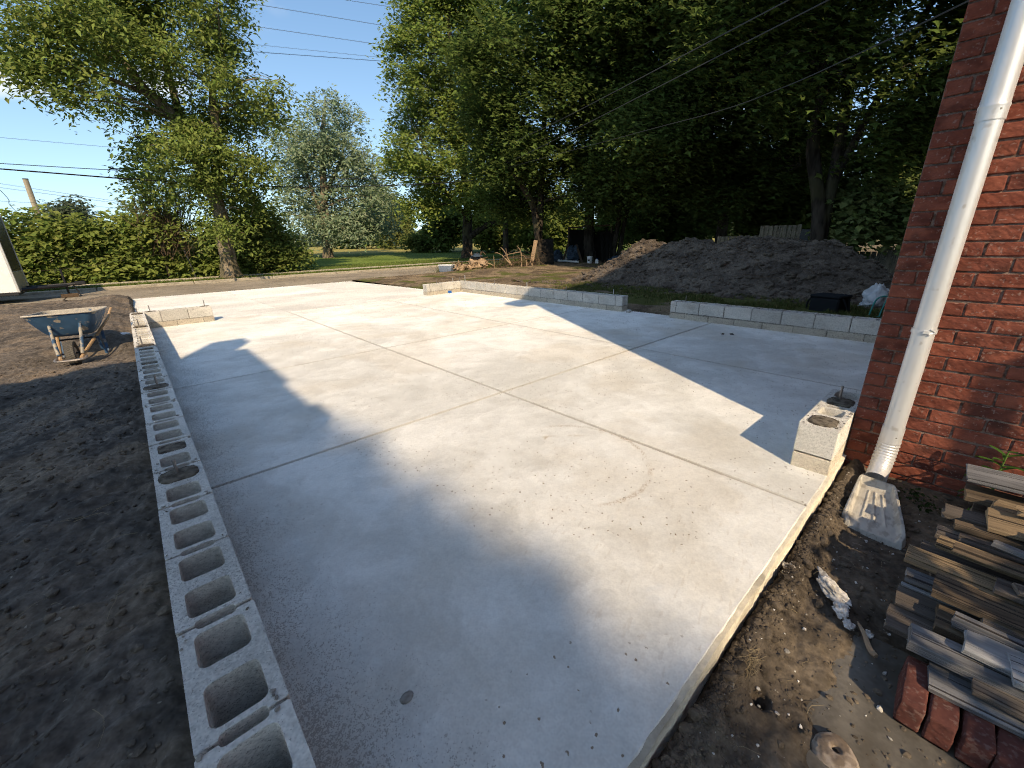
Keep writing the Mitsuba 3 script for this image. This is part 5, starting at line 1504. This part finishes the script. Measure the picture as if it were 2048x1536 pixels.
# ------------------------------------------------------------------ fence panels behind the pile
def fence(label, x, ys, z0, z1, slope=0.0, lean=0.0):
    t = thing("wooden_fence", label, "fence")
    ys = np.arange(ys[0], ys[1], .148)
    for i, y in enumerate(ys):
        r = np.random.default_rng(int(1000 * y) + 77)
        m = trimesh.creation.box((.018, .139, z1 + slope * i - z0)); v = np.asarray(m.vertices) * 1.0
        top = v[:, 2] > 0
        v[top, 1] *= .93
        h_ = (z1 + slope * i - z0) / 2
        v[:, 0] += lean * (v[:, 2] + h_)
        uv = np.stack([v[:, 2] + r.uniform(0, 9), v[:, 1] + .1 + 50.2 + r.integers(0, 8) * .2], 1)
        put(t, "board", TM(v + [x + r.uniform(-.008, .008), y, z0 + h_ + r.uniform(-.012, .012)], m.faces), "wood", uv=uv)
    for zz in (z0 + .25, z1 - .25):
        m = box(.04, ys[-1] - ys[0] + .14, .09, (x + .035 + lean * (zz - z0), (ys[0] + ys[-1]) / 2, zz))
        put(t, "rail", m, "wood", uv=np.stack([m.vertices[:, 1], m.vertices[:, 2] + 50.4], 1))


fence("low weathered fence panel rising behind the pile's crest, left part", 15.2, (5.6, 7.2), -.1, 1.28, -.0)
fence("taller dark fence panel behind the pile's crest, beside the black board", 15.15, (4.35, 5.6), -.1, 1.62)
fence("sunlit fence panel just right of the dirt pile", 15.2, (2.0, 2.62), -.1, .72)
fence("slightly taller sunlit fence panel touching the house edge", 14.9, (.1, 1.9), -.1, .86, 0, .03)
fp = thing("wooden_fence", "bare grey fence panel hidden behind the pile between the tall and the sunlit panels", "fence")
put(fp, "board", cbox(.03, 1.0, 1.0, .004, (15.3, 3.1, .4)), "tar_sheet")
bk = thing("signboard", "black board with a pale square leaning at the forked maple's foot", "board")
put(bk, "board", xf(cbox(.03, .40, .95, .004), (14.8, 4.02, .98), 0, .10), "black_panel")
put(bk, "pale_square", xf(cbox(.004, .16, .20, .001), (14.775, 4.0, .80), 0, .10), "aluminium", vary=.9)

# ------------------------------------------------------------------ things at the back of the yard
def frustum(a0, b0, a1, b1, h, r=.02):
    lo = loop(a0, -b0 / 2, b0 / 2, 0, r, 3); hi = loop(a1, -b1 / 2, b1 / 2, h, r, 3)
    return loft([lo * [1, 1, 1], hi])


bn = thing("storage_tote", "slate grey plastic storage tote with a white lid near the road", "tote")
put(bn, "bin", xf(frustum(.62, .38, .68, .44, .29), (8.66, 16.95, -.02), math.radians(-63)), "tote_grey", smooth=30)
put(bn, "lid", xf(loft([loop(.70, -.235, .235, .285, .03, 3), loop(.70, -.235, .235, .315, .03, 3), loop(.62, -.19, .19, .325, .03, 3)]), (8.66, 16.95, -.02), math.radians(-63)), "white_plastic", smooth=30)


def stump(label, x, y, s, seed):
    r = np.random.default_rng(seed)
    t = thing("root_stump", label, "stump")
    m = lump(seed, 3, .8); v = np.asarray(m.vertices) * [s, s * .8, s * .8]
    put(t, "root_ball", TM(v + [x, y, s * .55], m.faces), "branch_pale", smooth=True, vary=.9)
    rt = []
    for k in range(16):
        d = r.normal(size=3); d[2] = abs(d[2]) * .8 - .15; d /= np.linalg.norm(d)
        p = np.array([x, y, s * .55]) + d * s * .5
        q = p + d * s * r.uniform(.5, 1.5); q[2] = max(q[2], .02)
        rt.append(limb(p, q, s * .13, s * .035, r, .4, 5))
    put(t, "root", cat(rt[:8]), "branch_pale", vary=.8, kind="stuff")
    put(t, "root", cat(rt[8:]), "twig", vary=.8, kind="stuff")


stump("smaller split root stump beside the storage tote", 9.05, 16.35, .26, 4)
stump("larger tangled root stump with reddish roots", 10.25, 16.55, .42, 7)
stump("low root piece between the two stumps", 9.75, 16.5, .20, 9)
r = np.random.default_rng(12)
single("tarp_scrap", "crumpled grey scrap lying on the larger root stump", "scrap", TM(np.asarray(lump(5, 3, 1.1).vertices) * [.26, .20, .10] + [10.2, 16.5, .60], lump(5, 3, 1.1).faces), "tarp_blue", smooth=True)
single("long_pole", "long thin rusty pole lying across the tote and the stump", "pole", tube([[8.2, 17.1, .36], [10.6, 16.75, .40], [12.2, 16.5, .34]], .016, 6), "twig")
bp = thing("branch_pile", "bare pale forked branches standing out of the cut brush", "branches")
for a, b_, r0 in (([12.0, 15.9, .0], [11.0, 16.1, .75], .035), ([12.0, 15.9, .05], [11.45, 15.8, .95], .04), ([11.6, 15.85, .45], [11.2, 15.9, 1.0], .025), ([12.4, 15.7, 0], [12.2, 15.8, 1.05], .03), ([12.3, 15.7, .75], [11.5, 16.0, .60], .022), ([12.7, 15.6, 0], [12.3, 15.6, .6], .03), ([13.1, 15.9, .03], [12.55, 15.5, .42], .035), ([11.0, 16.2, 0], [10.9, 16.1, .62], .022)):
    put(bp, "branch", limb(a, b_, r0, r0 * .5, r, .25, 7), "branch_pale", vary=.6)
bl = [limb([r.uniform(11, 14.2), r.uniform(15.6, 16.6), .02], [r.uniform(11, 14.2), r.uniform(15.5, 16.6), r.uniform(.05, .5)], .014, .006, r, .3, 5) for _ in range(46)]
put(bp, "brush", cat(bl), "twig", kind="stuff")
v_ = lambda a, b_: (np.array(a), np.array(b_))


def lean_board(name, label, a, b_, w, th, mat, category, side=(1, 0, 0)):
    a, b_ = v_(a, b_)
    L = np.linalg.norm(b_ - a); d = (b_ - a) / L
    s = np.array(side, float); s -= d * (s @ d); s /= np.linalg.norm(s); n = np.cross(d, s)
    m = cbox(w, th, L, .003)
    v = np.asarray(m.vertices) @ np.array([s, n, d]) + (a + b_) / 2
    return single(name, label, category, TM(v, m.faces), mat, vary=.4)


S_ = (.75, -.66, 0)
lean_board("leaning_board", "tan board leaning upright beside the black sheet, lit at its foot", [13.43, 16.04, .0], [13.62, 15.85, 1.30], .20, .03, "branch_pale", "board", S_)
lean_board("leaning_sheet", "wide black sheet of tar board leaning on the maple trunk", [14.55, 15.9, .0], [14.75, 16.15, 1.35], .75, .03, "tar_sheet", "board", S_)
sh = thing("lean_to_shed", "dark open lean-to of boards behind the tarps", "shed")
put(sh, "back_board", box(.03, 1.6, 1.9, (19.1, 17.2, .9), .75), "tar_sheet")
put(sh, "back_board", box(.03, 1.6, 1.7, (18.8, 15.4, .85), .75), "tar_sheet")
put(sh, "post", cbox(.09, .09, 2.0, .005, (17.6, 17.0, 1.0)), "twig")
put(sh, "post", cbox(.09, .09, 2.1, .005, (18.0, 14.2, 1.05)), "twig")
put(sh, "beam", tube([[17.6, 17.0, 1.95], [18.0, 14.2, 2.0]], .05, 6), "twig")
for i, (x, y, sx, sy, sz, lb) in enumerate(((17.0, 17.3, .5, .34, .62, "crumpled blue tarp bundle left of the wrapped one"), (17.0, 16.1, .62, .45, .85, "round bundle wrapped in a pale blue tarp"), (16.7, 12.7, .9, .3, .34, "blue tarp edge showing behind the pile's left end"))):
    m = lump(40 + i, 4, .5); v = np.asarray(m.vertices)
    v = v * (1 + .22 * (meshkit.noise(np.stack([np.arctan2(v[:, 1], v[:, 0]) * 5, v[:, 2] * 1.2, v[:, 0] * 0], -1), i)[:, None] - .5))
    single("tarp_bundle", lb, "tarp", TM(v * [sx * .6, sx * .6, sz * .62] + [x, y, sz * .5], m.faces), "tarp_blue", smooth=True, vary=.5)
for i, (a, b_) in enumerate((([16.6, 17.6, 0], [16.75, 17.5, .95]), ([16.75, 16.7, 0], [17.1, 16.6, 1.0]), ([16.85, 15.3, 0], [17.0, 15.9, 1.0]), ([17.3, 14.2, 0], [17.5, 14.5, 1.6]), ([17.4, 14.0, 0], [17.55, 14.2, 1.8]), ([17.5, 13.8, 0], [17.6, 13.95, 1.55]))):
    lean_board("leaning_plank", ("brown plank leaning left of the blue tarp bundle", "brown plank leaning between the two tarp bundles", "brown plank leaning right of the wrapped bundle", "first dark plank leaning right of the thick trunk", "second dark plank leaning right of the thick trunk, tallest", "third dark plank leaning right of the thick trunk")[i], a, b_, .12, .03, "twig" if i < 3 else "tar_sheet", "plank", S_)
single("pvc_pipe", "long white plastic pipe lying on the ground before the tarps", "pipe", tube([[16.75, 17.05, .10], [16.05, 14.95, .10]], .055, 12), "white_plastic")
bu = thing("bucket", "white plastic bucket beside the white pipe", "bucket")
bv = np.array([[rd_ * math.cos(t), rd_ * math.sin(t), z] for rd_, z in ((.13, 0), (.145, .36), (.155, .365), (.155, .385), (.14, .385), (.125, .05)) for t in np.arange(20) * 2 * np.pi / 20])
bf_ = [[i * 20 + j, i * 20 + (j + 1) % 20, (i + 1) * 20 + (j + 1) % 20, (i + 1) * 20 + j] for i in range(5) for j in range(20)]
put(bu, "pail", (bv + [16.3, 14.35, .02], bf_), "white_plastic", smooth=True)
put(bu, "label_patch", cbox(.004, .10, .09, .001, (16.155, 14.30, .20), math.radians(38)), "cable_grey")
put(bu, "wire_handle", tube(smoothpath([[16.2, 14.22, .36], [16.14, 14.18, .25], [16.22, 14.3, .20], [16.3, 14.5, .25], [16.38, 14.48, .36]], 4), .006, 5), "cable_grey")
jg = thing("jug", "small white jug standing right of the bucket", "jug")
put(jg, "body", xf(loft([loop(.13, -.09, .09, 0, .03, 3), loop(.13, -.09, .09, .16, .03, 3), loop(.05, -.03, .03, .23, .02, 3)]), (16.55, 14.05, .02), .5), "white_plastic", smooth=40)
put(jg, "cap", xf(trimesh.creation.cylinder(.024, .03, sections=10), (16.55, 14.05, .262)), "tape_blue")

# cooler bag, plastic bag and folding chair behind the right hand wall
cb = thing("cooler_bag", "black box shaped cooler bag with straps standing on the grass behind the wall", "bag")
cx_, cy_ = 6.35, 1.36
rz_ = math.radians(-14)
bd = cbox(.40, .46, .34, .025, (0, 0, .15)); 
put(cb, "body", xf(bd, (cx_, cy_, -.06), rz_), "bag_black")
put(cb, "lid", xf(cbox(.42, .48, .05, .018, (0, 0, .345)), (cx_, cy_, -.06), rz_), "bag_black")
for s in (-1, 1):
    put(cb, "strap", xf(tube(smoothpath([[-.12, s * .24, .33], [-.1, s * .31, .20], [-.02, s * .33, .04], [.06, s * .29, .12], [.1, s * .24, .30]], 5), .014, 6), (cx_, cy_, -.06), rz_), "bag_black")
pb = lump(61, 3, .7); v = np.asarray(pb.vertices)
v = v * (1 + .25 * (meshkit.fbm(v * 4, 3, 3)[:, None] - .5)) * np.where(v[:, 2:] > 0, np.array([[.20, .22, .30]]), np.array([[.22, .24, .16]]))
v[:, :2] *= (1 - .55 * sst(.08, .30, v[:, 2]))[:, None]
single("plastic_bag", "knotted clear plastic bag behind the teal folding frame", "bag", TM(v + [7.45, .86, .13], pb.faces), "bag_film", smooth=True, vary=.6)
fc = thing("folding_frame", "teal tubular folding chair frame at the house edge", "chair")
for i, dy in enumerate((0, .13)):
    put(fc, "tube_frame", tube(smoothpath([[6.15, .77 - dy, -.10], [6.18, .75 - dy, .15], [6.24, .72 - dy, .30], [6.30, .62 - dy, .34], [6.36, .54 - dy, .28], [6.42, .50 - dy, -.10]], 5), .011, 8), "teal_tube", smooth=True)
put(fc, "cross_tube", tube([[6.18, .76, .02], [6.18, .60, .02]], .009, 6), "teal_tube", smooth=True)
single("tape_piece", "small blue square of tape at the foot of the far wall", "tape", xf(cbox(.115, .012, .075, .002), (3.70, 9.362, .030), .05, -.25), "tape_blue")
single("wood_chip", "pale bit of rubble in the gap between the two far walls", "rubble", xf(TM(np.asarray(LUMPS[2].vertices) * [.07, .05, .04], LUMPS[2].faces), (4.10, 3.98, .02)), "rubble_white", smooth=True)
single("paper_scrap", "crumpled white paper scrap on the soil behind the wheelbarrow", "scrap", xf(TM(np.asarray(LUMPS[5].vertices) * [.10, .06, .03], LUMPS[5].faces), (-3.02, 8.35, .10)), "white_plastic")

# dark car half hidden behind the hedge gap
cr = thing("parked_car", "dark car half hidden behind the gap in the hedge", "car")
pf = sg.Polygon([(-2.1, .25), (-2.15, .75), (-1.35, .90), (-.75, 1.38), (.65, 1.40), (1.35, .95), (2.1, .82), (2.15, .25)])
m = extr(pf, 1.6)
v = np.asarray(m.vertices); put(cr, "body", TM(np.stack([v[:, 0] - .7, v[:, 2] + 27.6, v[:, 1] - .1], 1), m.faces[:, ::-1]), "car_dark")
gp = sg.Polygon([(-1.15, .93), (-.68, 1.32), (.58, 1.33), (1.1, .97)]); m = extr(gp, 1.62); v = np.asarray(m.vertices)
put(cr, "window", TM(np.stack([v[:, 0] - .7, v[:, 2] + 27.59, v[:, 1] - .1], 1), m.faces[:, ::-1]), "glass_dark")
for x in (-2.1, .65):
    wv = wheel(.32, .2); put(cr, "wheel", TM(np.asarray(wv.vertices)[:, [1, 0, 2]] + [x, 27.7, .22], wv.faces[:, ::-1]), "rubber", smooth=True)
single("fence_post", "thin grey fence post leaning in the hedge gap left of the trunk", "post", tube([[-.35, 24.9, -.1], [-.52, 24.9, 1.25]], .03, 6), "cable_grey")
single("garden_post", "thin wooden garden post behind the camera, outside the picture", "post", tube([[-.65, -2.46, -.2], [-.65, -2.46, 2.22]], .045, 10), "pole_wood")
